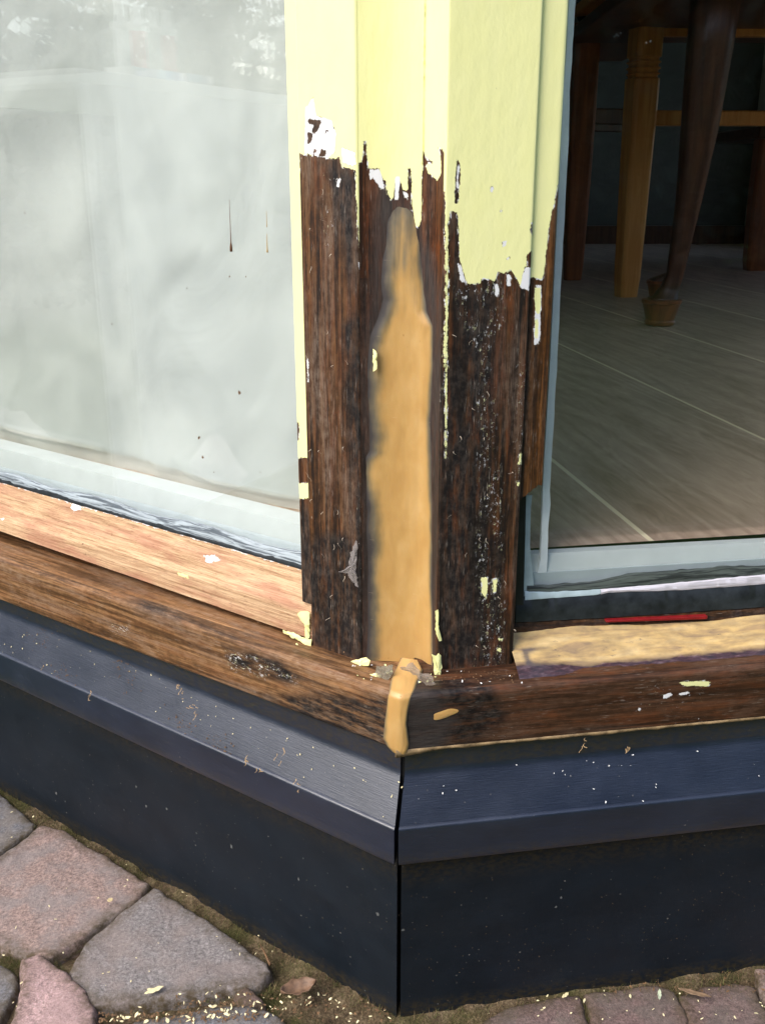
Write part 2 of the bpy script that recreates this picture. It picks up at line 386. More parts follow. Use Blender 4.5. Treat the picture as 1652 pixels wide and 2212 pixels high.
M['board'] = plastic('anthracite_board', (.0038, .0076, .0130), .5, .35, .3)
M['black'] = simple('black_rubber', (.012, .013, .015), .45, 60, .4, .4)
M['gasket'] = simple('grey_black_gasket', (.02, .024, .028), .35, 90, .5, .4)
def sealant(name, a, b):
    g = G(name); uv = g.uv()
    n = g.noise(g.map(uv, (300, 18, 1)), 1, 5, .65, .8); n2 = g.noise(g.map(uv, (90, 30, 1)), 1, 4)
    col = g.mix(g.mr(n, .45, .56), a, b)
    return g.done(col, .35, g.bump(g.ma('ADD', n, n2), .6, .001), .5)
M['seal'] = sealant('grey_sealant', (.40, .46, .50), (.10, .12, .14))
M['seal_dark'] = sealant('old_dark_sealant', (.10, .12, .11), (.028, .033, .033))
M['seal_white'] = sealant('lilac_white_sealant', (.62, .60, .66), (.5, .48, .52))
M['trim'] = simple('white_spacer', (.60, .65, .655), .4, 40, .05, .1)
M['trim_v'] = simple('grey_blue_spacer', (.85, .9, .95), .35, 60, .08, .1)
M['trimshade'] = simple('pale_grey_edge', (.46, .52, .55), .4, 40, .08)
M['red'] = simple('red_plastic', (.22, .010, .012), .35, 200, .3)
def glass():
    g = G('window_glass'); lw = g.N('LayerWeight'); lw.inputs[0].default_value = .5
    f = g.ma('ADD', g.ma('MULTIPLY', g.ma('POWER', lw.outputs['Facing'], 4.), .9), .052)
    tr = g.N('BsdfTransparent'); tr.inputs[0].default_value = (.985, .992, .986, 1)
    gl = g.N('BsdfGlossy'); gl.inputs['Roughness'].default_value = 0.0
    mx = g.N('MixShader'); g.L(f, mx.inputs[0]); g.L(tr.outputs[0], mx.inputs[1]); g.L(gl.outputs[0], mx.inputs[2]); g.L(mx.outputs[0], g.o.inputs[0])
    return g.m
M['glass'] = glass()
def fabric():
    g = G('pale_blind_fabric'); uv = g.uv()
    w = g.noise(g.map(uv, (1800, 1800, 1)), 1, 2); n = g.noise(g.map(uv, (7, 5, 1), rot=(0, 0, .5)), 1, 4, .5, 1.2)
    col = g.mix(g.mr(n, .35, .65), (.52, .54, .54), (.65, .67, .665))
    col = g.mix(g.mr(g.attr('grime'), -.004, .004, 0, .6), col, (.62, .60, .54))
    return g.done(col, .8, g.bump(g.ma('ADD', n, g.ma('MULTIPLY', w, .02)), .25, .02), .2)
M['fabric'] = fabric()
M['yellow'] = simple('yellow_paint_chip', YEL, .45, 200, .06, .2)
M['cream'] = simple('cream_wood_shaving', (.75, .66, .38), .6, 200, .2)
M['brownbit'] = simple('brown_debris', (.13, .07, .03), .8, 300, .5)
M['leaf_dry'] = simple('dry_leaf', (.17, .10, .06), .6, 150, .45, .5)
M['chipw'] = simple('white_paint_chip', (.8, .8, .78), .5, 200, .1)
def orange_wood(name, a, b, rough=.35):
    g = G(name); v = g.ob()
    n = g.noise(g.map(v, (60, 60, 4)), 1, 5, .6, .6); return g.done(g.mix(g.mr(n, .35, .65), a, b), rough, g.bump(n, .15, .001), .4)
M['orange'] = orange_wood('varnished_pine', (.70, .29, .07), (.90, .45, .13))
M['darkwood'] = orange_wood('dark_walnut', (.075, .032, .018), (.15, .065, .032))
M['redwood'] = orange_wood('reddish_wood', (.20, .065, .028), (.36, .125, .045))
M['stripe'] = None

# ------------------------------------------------------------------ paint outlines, traced in photo units and laid on each face plane
def dp(side, off, pl): return [U(side, off, x, y) for x, y in pl]
def r2(pl): return [(580.3+.4133*x, .4133*y) for x, y in pl]           # close-up of the top of the post
def r4(pl): return [(597.3+.3874*x, 597.3+.3874*y) for x, y in pl]
def r7(pl): return [(597.3+.3874*x, 1152+.3874*y) for x, y in pl]
OFF = -.035
ZF = frange(.322, .66, .002)+frange(.6613, .81, .0013)+frange(.813, .90, .003); ZT = [.94, 1.0, 1.2, 1.5, 1.9, 2.25]

# ================================================================== CORNER POST
post = thing('corner_post', 'yellow corner post stripped to dark wood at its foot, tan filler in its groove', 'post', (K[0]+.03, K[1]+.06, .33))
def stile_attr(off, side, paint, primer, fleck, grime, filler):
    def fn(S, Z, A):
        p = np.c_[S, Z]
        return dict(paint=union(p, [dp(side, off, q) for q in paint]), primer=union(p, [dp(side, off, q) for q in primer]),
                    fleck=union(p, [dp(side, off, q) for q in fleck]), grime=union(p, [dp(side, off, q) for q in grime]),
                    filler=union(p, [dp(side, off, q) for q in filler]))
    return fn
# left stile
sL0, sL1 = .0640, .1208
sec = []
def sp(side, s, off): q = XY(side, s, off); return (q[0], q[1], s)
sec = [sp('l', sL1+.0002, -.095), sp('l', sL1, -.045)]
for k in range(5):
    a = k/4*math.pi/2; sec.append(sp('l', sL1-.0015+.0015*math.cos(a), OFF-.0015+.0015*math.sin(a)))
for s in frange(sL1-.003, sL0+.0045, .001): sec.append(sp('l', s, OFF))
for k in range(7):
    a = k/6*math.pi/2; sec.append(sp('l', sL0+.003-.003*math.sin(a), OFF-.003+.003*math.cos(a)))
sec += [sp('l', sL0, -.046), sp('l', sL0, -.05)]
pL = [[(560, -2600), (800, -2600), (800, 300), (777, 330), (776, 470), (788, 640), (781, 640), (770, 450), (768, 413), (768, 368), (740, 360), (731, 337), (726, 343), (700, 340), (646, 331), (650, 800), (560, 800)],
      r2([(455, 1000), (475, 1000), (480, 1150), (492, 1400), (494, 1560), (488, 1560), (470, 1380), (462, 1150)])]
prL = [r2([(190, 560), (235, 500), (250, 600), (330, 625), (355, 700), (345, 800), (300, 830), (250, 815), (185, 800)]),
       r2([(375, 760), (450, 790), (460, 860), (440, 870), (385, 850)]), r4([(168, 440), (180, 470), (178, 590), (170, 590)]),
       r2([(355, 930), (380, 930), (370, 975), (355, 975)])]
grL = [[(648, 1180), (700, 1150), (775, 1150), (775, 1430), (690, 1400), (660, 1380)], [(700, 350), (770, 370), (772, 640), (740, 560), (715, 420)], r2([(210, 625), (280, 620), (262, 660), (235, 720), (205, 750)]), r2([(285, 780), (300, 780), (290, 820), (275, 820)]), [(735, 700), (800, 640), (800, 1440), (745, 1420), (760, 1100)]]
# the dark chips inside the primer patch are holes: cut them from the primer mask
holesL = [r2([(210, 620), (275, 630), (262, 655), (240, 700), (230, 690), (235, 650), (208, 640)]), r2([(205, 690), (228, 705), (222, 745), (206, 750)]),
          r2([(280, 780), (298, 790), (290, 815), (262, 812)]), r2([(298, 680), (308, 680), (306, 692), (298, 692)]), r2([(240, 780), (250, 785), (245, 800), (236, 795)])]
_f = stile_attr(OFF, 'l', pL, prL, [[(690, 340), (730, 340), (722, 520), (700, 560)], [(640, 340), (652, 340), (656, 500), (650, 520)], [(772, 1050), (780, 1050), (779, 1300), (772, 1300)]], grL, [])
def fL(S, Z, A):
    d = _f(S, Z, A); h = union(np.c_[S, Z], [dp('l', OFF, q) for q in holesL]); m = h > -.0015
    d['primer'] = np.minimum(d['primer'], -h-.0002); d['paint'] = np.where(d['primer'] > -.002, np.minimum(d['paint'], -d['primer']+.0006), d['paint'])
    d['paint'] = np.where(h > -.002, np.minimum(d['paint'], -.002), d['paint'])
    return d
vext('stile', sec, ZF+ZT, M['stile_l'], post, fL)['label'] = 'left stile, bare brown grained wood below a torn paint edge'
# left glazing bead (yellow strip beside the pane)
OB = -.040
sB = U('l', OB, 612, 0)[0]; 
sec = [sp('l', sB+.0003, -.060), sp('l', sB, -.047)]+[sp('l', sB-.002+.002*math.cos(a), OB-.002+.002*math.sin(a)) for a in (0.3, .8, 1.57)]
sec += [sp('l', s, OB) for s in frange(sB-.003, sL1-.001, .0014)]
pB = [[(560, -2600), (690, -2600), (690, 1077), (647, 1077), (642, 1077), (560, 1077)]]
hB = [[(560, 912), (645, 912), (647, 925), (645, 953), (560, 953)], [(560, 990), (700, 988), (700, 1043), (560, 1045)]]
def fB(S, Z, A):
    p = np.c_[S, Z]; d = dict(paint=union(p, [dp('l', OB, q) for q in pB])); h = union(p, [dp('l', OB, q) for q in hB])
    d['paint'] = np.minimum(d['paint'], -h)
    for k in ('primer', 'fleck', 'grime', 'filler'): d[k] = np.full(len(S), -1.)
    d['grime'] = union(p, [dp('l', OB, [(560, 1080), (700, 1080), (700, 1400), (560, 1400)])])*.3
    return d
vext('glazing_bead', sec, frange(U('l', OB, 655, 1300)[1], .90, .0022)+ZT, M['stile_l'], post, fB)
# right stile
sR0 = .0375; sR1 = .1052
sec = [sp('r', sR0, -.050), sp('r', sR0, -.046)]
for k in range(7):
    a = k/6*math.pi/2; sec.append(sp('r', sR0+.002-.002*math.cos(a), OFF-.002+.002*math.sin(a)))
for s in frange(sR0+.0035, sR1-.003, .001): sec.append(sp('r', s, OFF))
for k in range(5):
    a = k/4*math.pi/2; sec.append(sp('r', sR1-.0015+.0015*math.sin(a), OFF-.0015+.0015*math.cos(a)))
sec += [sp('r', sR1, -.041), sp('r', sR1+.0002, -.095)]
pR = [r2([(880, -6000), (1500, -6000), (1500, 1150), (1388, 1150), (1388, 1300), (1350, 1330), (1345, 1470), (1315, 1495), (1265, 1405), (1230, 1430), (1200, 1420), (1180, 1470), (1120, 1450), (1105, 1480), (1035, 1485), (1010, 1400), (995, 1345), (990, 1180), (985, 1110), (950, 1100), (940, 1180), (930, 2400), (922, 2400), (922, 1000), (880, 1000)]),
      r4([(932, 280), (938, 280), (934, 510), (931, 510)]),
      r7([(1135, 245), (1175, 245), (1180, 300), (1165, 365), (1140, 330), (1145, 290)]), r7([(1205, 255), (1232, 255), (1225, 330), (1210, 330)]), r7([(1230, 580), (1265, 590), (1260, 600), (1240, 605)]), r7([(1225, 635), (1255, 640), (1250, 665), (1230, 660)]),
      r7([(1100, 770), (1150, 765), (1145, 790), (1100, 795)]), r4([(1350, 980), (1368, 985), (1364, 1045), (1345, 1050)]), r4([(1342, 1140), (1358, 1140), (1352, 1175), (1338, 1170)])]
hR = [r2([(985, 830), (998, 860), (1000, 940), (990, 1060), (975, 1060), (972, 960)]), r2([(1372, 1160), (1385, 1160), (1380, 1240), (1368, 1210)])]
prR = [r2([(1155, 975), (1172, 968), (1180, 990), (1168, 1010), (1155, 1000)]), r2([(1208, 1090), (1225, 1095), (1220, 1115), (1207, 1110)]), r2([(1215, 1255), (1250, 1250), (1240, 1285), (1220, 1295)]), r2([(1245, 1335), (1262, 1340), (1255, 1360), (1242, 1360)]),
       r2([(1335, 1390), (1385, 1400), (1360, 1520), (1310, 1500)]), r2([(985, 1370), (1010, 1390), (1030, 1480), (1000, 1460)]), r2([(985, 850), (996, 870), (990, 990), (980, 980)]),
       r2([(1175, 1480), (1200, 1480), (1205, 1560), (1180, 1540)]), r2([(1240, 1430), (1270, 1440), (1265, 1500), (1245, 1490)])]
flR = [r4([(1000, 60), (1260, 20), (1260, 260), (1190, 500), (1230, 900), (1260, 1200), (1245, 1652), (1110, 1652), (1130, 1250), (1120, 800), (1110, 400), (1030, 250)]),
       r7([(1110, 0), (1250, 0), (1270, 300), (1265, 740), (1100, 740), (1120, 400)]), r4([(1340, 480), (1400, 480), (1380, 1250), (1335, 1250)]), r4([(918, 300), (942, 300), (930, 900), (905, 900)])]
grR = [r4([(1000, 60), (1230, 60), (1230, 520), (1190, 1652), (900, 1652), (890, 600), (1000, 400)]), r7([(890, 0), (1260, 0), (1260, 740), (890, 760)])]
_g = stile_attr(OFF, 'r', pR, prR, flR, grR, [])
def fR(S, Z, A):
    d = _g(S, Z, A); h = union(np.c_[S, Z], [dp('r', OFF, q) for q in hR])
    d['paint'] = np.minimum(d['paint'], -h); d['paint'] = np.where(d['primer'] > -.001, np.minimum(d['paint'], -d['primer']+.0006), d['paint']); return d
vext('stile', sec, ZF+ZT, M['stile_r'], post, fR)['label'] = 'right stile, blackened wood flecked with old white primer'
# right bead
sR2 = U('r', -.0385, 1197, 597)[0]
pRB = [r2([(1300, -6000), (1640, -6000), (1640, 760), (1512, 965), (1490, 1060), (1462, 1200), (1440, 1430), (1425, 1460), (1385, 1450), (1300, 1450)]),
       r4([(1435, 60), (1475, 60), (1470, 200), (1445, 215), (1438, 130)]), r4([(1440, 230), (1462, 235), (1455, 350), (1440, 345)])]
def fRB(S, Z, A):
    p = np.c_[S, Z]; d = {k: np.full(len(S), -1.) for k in ('primer', 'fleck', 'grime', 'filler')}
    d['paint'] = union(p, [dp('r', -.0385, q) for q in pRB])
    d['primer'] = union(p, [dp('r', -.0385, r4([(1445, 40), (1480, 50), (1470, 380), (1432, 380)]))])
    d['grime'] = union(p, [dp('r', -.0385, r4([(1360, 0), (1440, 0), (1430, 600), (1410, 1250), (1340, 1250)]))]); return d
zb = U('r', -.0385, 1171, 1046)[1]; zb2 = U('r', -.0385, 1128, 1080)[1]
ss_ = frange(sR1-.001, sR2-.003, .0014)
sec = [sp('r', s, -.0385) for s in ss_]+[sp('r', sR2-.002+.002*math.sin(a), -.0405+.002*math.cos(a)) for a in (.4, .9, 1.57)]+[sp('r', sR2+.0002, -.060)]
zz = frange(zb, .90, .0022)+ZT
o = vext('glazing_bead', sec, zz, M['bead'], post, fRB)
ns = len(sec)                                           # slant cut at the foot of the bead
for i in range(ns):
    v = o.data.vertices[i]; t = min(1, max(0, (sec[i][2]-sR1)/(sR2-sR1-.004))); v.co.z = zb2+(zb-zb2)*t-.0006*(i % 3)
# groove board between the stiles
A0 = XY('l', sL0+.0007, -.0364); B0 = XY('r', sR0+.0005, -.0360)
_v = ray(907, 900)[:2]; _v = _v/np.linalg.norm(_v)
ch = B0-A0; dep = np.array([ch[1], -ch[0]]); dep = dep/np.linalg.norm(dep); dep = dep if dep[1] > 0 else -dep
M2 = np.c_[_v, -ch]; tt = np.linalg.solve(M2, A0+dep*.013)                # crease on the sight line, 13 mm deep
C0 = _v*tt[0]
def curve(a, b, n, sag):
    out = []
    for k in range(n+1):
        t = k/n; out.append(a*(1-t)+b*t+dep*sag*math.sin(math.pi*t))
    return out
gpts = curve(A0, C0, 52, .003)+curve(C0, B0, 36, .0025)[1:]
GS = [XY('l', sL0-.0, -.047)]+gpts+[XY('r', sR0, -.047)]
gsec = [(p[0], p[1], 0.) for p in gpts]
def px_of(X, Y, Z):
    q = np.c_[X, Y, Z-CZ]@_R.T; return np.c_[W0/2+FPX*q[:, 0]/q[:, 2], H0/2+FPX*q[:, 1]/q[:, 2]]
ga = np.r_[0, np.cumsum([np.linalg.norm(gpts[i+1]-gpts[i]) for i in range(len(gpts)-1)])]
# for the groove, outlines are mapped to (arc length, height) through a lookup of the board itself
def groove_uv(pl):
    out = []
    for x, y in pl:
        best = None
        for i, p in enumerate(gpts):
            v = ray(x, y); t = np.hypot(*p)/np.hypot(v[0], v[1]); e = abs(v[0]*p[1]-v[1]*p[0])/np.hypot(v[0], v[1])
            if best is None or e < best[0]: best = (e, ga[i], v[2]*t+CZ, i)
        i = best[3]
        # linear refinement / extrapolation across the ends
        v = ray(x, y); cr = [v[0]*p[1]-v[1]*p[0] for p in gpts]
        j = min(max(i, 1), len(gpts)-2); a, b = (j-1, j+1)
        w = (0-cr[a])/(cr[b]-cr[a]) if cr[b] != cr[a] else .5
        w = max(-3, min(4, w)); arc = ga[a]+(ga[b]-ga[a])*w
        out.append((arc, best[2]))
    return out
pG = [r2([(450, -6000), (1000, -6000), (1000, 830), (925, 815), (905, 775), (880, 765), (895, 800), (902, 860), (900, 910), (880, 945), (855, 920), (833, 905), (820, 870), (840, 850), (860, 850), (830, 830), (803, 788), (798, 1150), (785, 1190), (765, 1180), (750, 1080), (742, 880), (728, 880), (728, 1000), (700, 990), (690, 960), (680, 915), (662, 930), (655, 1035), (640, 1045), (620, 1010), (612, 940), (596, 940), (578, 880), (522, 882), (515, 830), (507, 730), (497, 740), (490, 850), (450, 850)])]
prG = [r2([(522, 885), (580, 882), (600, 940), (610, 990), (585, 990), (545, 930), (530, 940)]), r2([(660, 915), (690, 915), (680, 1040), (655, 1050)]), r2([(705, 1000), (735, 1010), (725, 1045), (708, 1030)])]
tan_px = [(858, 425), (852, 480), (845, 560), (841, 610), (845, 647), (832, 690), (818, 725), (812, 790), (812, 850), (815, 907), (815, 975), (801, 996), (798, 1023), (803, 1060), (808, 1100), (810, 1200), (811, 1268), (809, 1384), (806, 1470),
          (934, 1470), (931, 1300), (930, 1152), (929, 985), (926, 907), (932, 790), (930, 702), (917, 672), (911, 620), (905, 570), (902, 520), (896, 470), (892, 425)]
tan_uv = groove_uv(tan_px)
smear_px = [(822, 400), (808, 470), (803, 560), (800, 650), (790, 900), (788, 1100), (790, 1470), (952, 1470), (950, 1000), (955, 640), (935, 560), (905, 520), (890, 440), (860, 410)]
smear_uv = groove_uv(smear_px)
PGu = [groove_uv(q) for q in pG]; PRu = [groove_uv(q) for q in prG]
def fG(S, Z, A):
    p = np.c_[A, Z]; d = dict(paint=union(p, PGu), primer=union(p, PRu), filler=sdf(p, smear_uv), fleck=np.full(len(p), -1.), grime=np.full(len(p), -1.))
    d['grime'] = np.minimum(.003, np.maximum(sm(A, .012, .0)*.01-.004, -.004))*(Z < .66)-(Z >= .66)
    return d
vext('groove_board', gsec, frange(.318, .66, .002)+frange(.6613, .81, .0013)+frange(.813, .90, .003)+ZT, M['groove'], post, fG)
# filler run in the groove
zt0 = min(z for _, z in tan_uv)-.0; zt1 = max(z for _, z in tan_uv)
rows = []; FA = []; tu = np.array(tan_uv); nL = 19
Lb = tu[:nL]; Rb = tu[nL:][::-1]
Lb = Lb[np.argsort(Lb[:, 1])]; Rb = Rb[np.argsort(Rb[:, 1])]
gp = np.array(gpts)
def on_groove(a): return np.array([np.interp(a, ga, gp[:, 0]), np.interp(a, ga, gp[:, 1])])
pts = []; uv = []; fl = []
zs = frange(.331, zt1+.012, .002); nu = 50
for z in zs:
    a0 = np.interp(z, Lb[:, 1], Lb[:, 0]); a1 = np.interp(z, Rb[:, 1], Rb[:, 0]); w = a1-a0
    a0e = max(ga[0]+.001, a0-.0095); a1e = min(ga[-1]-.0008, a1+.0050)
    for k in range(nu):
        a = a0e+(a1e-a0e)*k/(nu-1); inn = min(a-a0e, a1e-a); c = on_groove(a)
        # smoothed crease: average of neighbours, so the filler rounds out the corner
        c2 = (on_groove(max(a0e, a-.007))+on_groove(min(a1e, a+.007))+c)/3
        hgt = -.0007+.0026*sm(inn, 0, .013)*sm(zt1-.004-z, 0, .05)**.5
        hgt += .00035*fbm(a*160, z*60, 5)*sm(inn, 0, .004)
        bl = sm(inn, .004, .012)*.75
        c = c*(1-bl)+c2*bl
        q = c-dep*(.0003+hgt); pts.append((q[0], q[1], z)); uv.append((a, z)); fl.append(min((a-a0)*.42-.0006+.0012*fbm(z*60, 3, 6), (a1-a)*1.0, (zt1-.004-z)*.065-.0018+.0012*fbm(a*250, z*40, 9)+.0015*fbm(a*300, 2, 4)))
grid('wood_filler', pts, nu, len(zs), M['putty'], post, uv, dict(filler=np.array(fl)))
# ridge of old caulk along the crease
rz_ = frange(.735, .98, .0012)
tube('paint_ridge', [(C0[0]-dep[0]*.0012, C0[1]-dep[1]*.0012, z) for z in rz_], lambda t: .0002+.0004*abs(math.sin(t*150))*vnoise(t*60, 1, 3), M['yellow'], post, 7)
# solid core behind so the post is whole from the side and back
cs = [XY('l', sL1-.001, -.05), XY('l', sL1-.001, -.094), XY('r', sR1-.001, -.094), XY('r', sR1-.001, -.05), XY('r', sR0+.001, -.049), C0+dep*.004, XY('l', sL0+.001, -.049)]
n = len(cs); v = [(c[0], c[1], .33) for c in cs]+[(c[0], c[1], 2.25) for c in cs]
mesh('core', v, [tuple(range(n)), tuple(range(n, 2*n))[::-1]]+[(i, (i+1) % n, n+(i+1) % n, n+i) for i in range(n)], M['groove'], post)

# ================================================================== WINDOW SILL
sill = thing('window_sill', 'narrow bare wood sill board running round the bay corner above the anthracite plinth', 'sill', P('l', 0, 0, .275))
def arc(cx, cz, r, a0, a1, n): return [(cx+r*math.cos(math.radians(a0+(a1-a0)*k/n)), cz+r*math.sin(math.radians(a0+(a1-a0)*k/n))) for k in range(n+1)]
def dense(pr, st=.0022):
    out = [pr[0]]
    for a, b in zip(pr, pr[1:]):
        n = max(1, int(math.hypot(b[0]-a[0], b[1]-a[1])/st))
        out += [(a[0]+(b[0]-a[0])*k/n, a[1]+(b[1]-a[1])*k/n) for k in range(1, n+1)]
    return out
prof = dense([(-.075, .339), (-.036, .3355)]+[(-.010, .3325)])[:-1]+arc(-.0085, .3265, .006, 85, 0, 6)+dense([(-.0025, .3265), (-.0050, .281)])[1:]+arc(-.0085, .2805, .0035, 0, -90, 4)+dense([(-.0085, .277), (-.075, .277)], .01)[1:]
def sill_attr(side):
    po = -.0035
    if side == 'l':
        fleck = [[(480, 1405), (560, 1420), (650, 1460), (640, 1480), (500, 1450)], [(240, 1350), (280, 1352), (275, 1370), (245, 1368)]]
        paint = []; primer = [[(541, 1366), (552, 1364), (575, 1376), (568, 1379), (552, 1376)]]; gr = [[(480, 1390), (600, 1420), (660, 1470), (620, 1480), (500, 1440)], [(560, 1500), (850, 1500), (850, 1640), (700, 1600)], [(260, 1290), (420, 1310), (640, 1400), (700, 1430), (600, 1410), (300, 1320)]]
        fil = []
    else:
        b = lambda pl: [(1055+.3616*x, 1152+.3616*y) for x, y in pl]
        fleck = [b([(880, 900), (1380, 860), (1380, 960), (1180, 1050), (1040, 1060), (880, 1070)]), b([(1040, 1130), (1290, 1100), (1290, 1135), (1050, 1160)]), b([(0, 1180), (90, 1180), (90, 1230), (0, 1230)])]
        paint = [b([(1130, 885), (1330, 880), (1310, 915), (1160, 912)])]; primer = [b([(1040, 960), (1100, 955), (1095, 975), (1045, 1000)]), b([(1130, 955), (1220, 940), (1215, 955), (1135, 975)]), b([(885, 1045), (915, 1040), (905, 1070)])]
        gr = [[(860, 1490), (1060, 1470), (1100, 1560), (960, 1650), (860, 1650)]]
        fil = [[(850, 1480), (940, 1500), (985, 1560), (950, 1620), (860, 1660)]]
    def fn(S, O, Z, A):
        p = np.c_[S, Z]; front = O > -.02
        f = lambda L: np.where(front, union(p, [dp(side, po, q) for q in L]), -1.)
        return dict(paint=f(paint), primer=f(primer), fleck=f(fleck), grime=f(gr), filler=f(fil))
    return fn
tl = (U('l', -.0035, 0, 1215)[1]-.3318)/.55
prof_l = [((o_), (z_ if o_ > -.011 or z_ < .30 else .3322-(-.010-o_)*.03)) for o_, z_ in prof]
hext('sill_board', 'l', prof_l, .75, M['sill_l'], sill, sill_attr('l'), .003, tilt=tl*.6, sfar=1.7, wobble=.0010)['label'] = 'left sill board, sanded warm brown'
hext('sill_board', 'r', prof, .50, M['sill_r'], sill, sill_attr('r'), .003, tilt=0., sfar=1.7, wobble=.0008)['label'] = 'right sill board, darker brown'
# putty lip on lower edge of the right board
pts = []; ss = frange(-.002, .40, .003)
for s in ss:
    t = .0003+.0007*vnoise(s*60, 0, 9); d = -.0004+.0014*vnoise(s*70, 2, 4)**2+.0006*vnoise(s*260, 1, 3)+(.003*math.exp(-(s/.03)**2))
    for off, z in ((-.0052, .2795), (-.0052+t, .2785), (-.0055+t, .2770-d), (-.0075, .2768-d), (-.0085, .2775)): pts.append(P('r', s, off, z))
grid('paint_lip', pts, 5, len(ss), simple('dried_cream_lip', (.24, .165, .085), .5, 90, .7, .2), sill, smooth=True)
# filler blob wrapping the mitre of the sill
rowsb = [  # (off, z, left px, right px, y, bulge)
    (-.042, .3420, 866, 902, 1436, .0035), (-.034, .3375, 858, 912, 1448, .0045), (-.026, .3350, 850, 908, 1462, .005), (-.016, .3340, 845, 900, 1477, .005), (-.007, .3325, 842, 893, 1490, .004),
    (-.0035, .3290, 839, 887, 1502, .0035), (-.0028, .318, 837, 881, 1525, .003), (-.003, .306, 833, 878, 1555, .0034), (-.0035, .296, 831, 881, 1585, .0038), (-.0045, .286, 829, 883, 1612, .0042), (-.005, .279, 838, 880, 1630, .004), (-.006, .2745, 850, 876, 1642, .003), (-.008, .2735, 858, 872, 1644, .001)]
pts = []; uv = []; fl = []; nb_ = 25
rr = []
ks = np.linspace(0, len(rowsb)-1, 60)
ra = np.array(rowsb, float)
for q in ks: rr.append([np.interp(q, range(len(rowsb)), ra[:, j]) for j in range(6)])
for j, (off, z, xl, xr, y, bu) in enumerate(rr):
    cp = XY('l', off*TAN, off)                      # on the mitre
    vl = ray(xl, y)[:2]; vr = ray(xr, y)[:2]
    def hit(v, side):
        n_ = NRM[side]; t = ((K+n_*off)@n_)/(v@n_); return float((v*t-K)@DIR[side])
    wl = max(.002, hit(vl, 'l')-off*TAN)*1.04; wr = max(.002, hit(vr, 'r')-off*TAN)*1.04
    for k in range(nb_):
        u = -1+2*k/(nb_-1)
        lt = (-wl if u < 0 else wr)*abs(u)*math.cos(math.radians(22.5)); tv = np.array([-_o[1], _o[0]])
        b = np.array(cp)+tv*lt-_o*(math.hypot(lt, .0035)-.0035)*.4142
        e = math.sqrt(max(0, 1-abs(u)**2.6))
        upn = sm(np.array([off]), -.02, -.008)[0] if z > .3 else 1.
        h = bu*.5*e*(.9+.3*fbm(u*1.6, j*.10, 8)+.08*fbm(u*9, j*.5, 3))
        b = b+_o*(h*upn-(.0006)); 
        pts.append((b[0], b[1], z+h*(1-upn)-(.0008 if abs(u) > .99 else 0))); uv.append((u*.013, z+j*.0004)); fl.append(min((1-abs(u))*.014-.0006, .006)+.001*fbm(u*3, j*.3, 14))
grid('wood_filler', pts, nb_, len(rr), M['putty'], sill, uv, dict(filler=np.array(fl)))
# oval dab of filler on the right board
c = U('r', -.003, 960, 1543); pts = [P('r', c[0], -.0018, c[1])]; uv = [(0, 0)]; fl = [.004]
for k in range(20):
    a = 2*math.pi*k/20; rx = .0105*(1+.15*math.cos(3*a)); rz = .0042*(1+.2*math.sin(2*a+.6)); pts.append(P('r', c[0]+rx*math.cos(a), -.0030, c[1]+rz*math.sin(a)+.16*rx*math.cos(a))); uv.append((.01*math.cos(a), .01*math.sin(a))); fl.append(.0045)
mesh('filler_dab', pts, [(0, 1+k, 1+(k+1) % 20) for k in range(20)], M['putty'], sill, True, uv, dict(filler=np.array(fl)))

# ================================================================== WINDOWS
GO = -.060
def pane(name, side, s0, s1, z0, z1, par):
    wbox(name, side, s0, s1, GO, GO-.004, z0, z1, M['glass'], par)
    return wbox(name, side, s0-.004, s1, GO-.0385, GO-.0425, z0+(.012 if side == 'l' else .030), z1, M['glass'], par)
# ---- left window
wl_ = thing('window', 'left bay window pane reflecting trees, pale blind behind it and raw sanded bottom bead', 'window', P('l', .8, -.06, .34))
pane('pane', 'l', sL1+.001, 1.62, .395, 2.25, wl_)
def zline(side, off, p0, p1):
    a = U(side, off, *p0); b = U(side, off, *p1); k = (b[1]-a[1])/(b[0]-a[0]); return lambda s: a[1]+k*(s-a[0])
# raw bead: rear edge, nose, foot
fz = [zline('l', -.0575, (0, 1039), (651, 1227)), zline('l', -.0415, (0, 1115), (645, 1306)), zline('l', -.0360, (0, 1148), (678, 1384))]
pts = []; uv = []; S_ = []; Z_ = []
ssx = frange(sL1+.0008, .72, .003)+[.9, 1.2, 1.62]
def rawprof(s):
    zr, zn, zf = fz[0](s), fz[1](s), fz[2](s)
    pr = [(-.0590, zr-.012), (-.0580, zr-.0005)]
    pr += [(-.0575+(.0155)*t, zr+(zn+.0012-zr)*t) for t in (0.02, .15, .3, .45, .6, .75, .88)]
    pr += [(-.0408, zn+.0006), (-.0392, zn-.0012), (-.0386, zn-.003)]
    pr += [(-.0386+(.002)*t, zn-.003+(zf-zn+.003)*t) for t in (.2, .4, .6, .8, 1.)]
    pr += [(-.040, zf-.0015), (-.059, zf-.001)]
    return pr
for s in ssx:
    pr = rawprof(s); d = 0
    for i, (a, z) in enumerate(pr):
        if i: d += math.hypot(a-pr[i-1][0], z-pr[i-1][1])
        w = .0006*(vnoise(s*60, i*.6, 12)-.5)
        pts.append(P('l', s, a+w, z+w)); uv.append((d, s)); S_.append(s); Z_.append(z)
nn = len(rawprof(.2)); S_ = np.array(S_); Z_ = np.array(Z_); pp = np.c_[S_, Z_]
b6 = lambda pl: [(.4133*x, 853.4+.4133*y) for x, y in pl]
pw = union(pp, [dp('l', -.048, b6(q)) for q in ([(345, 580), (390, 585), (400, 605), (365, 615), (340, 600)], [(1050, 845), (1110, 840), (1150, 870), (1080, 880)], [(25, 632), (60, 635), (60, 645), (25, 642)])])
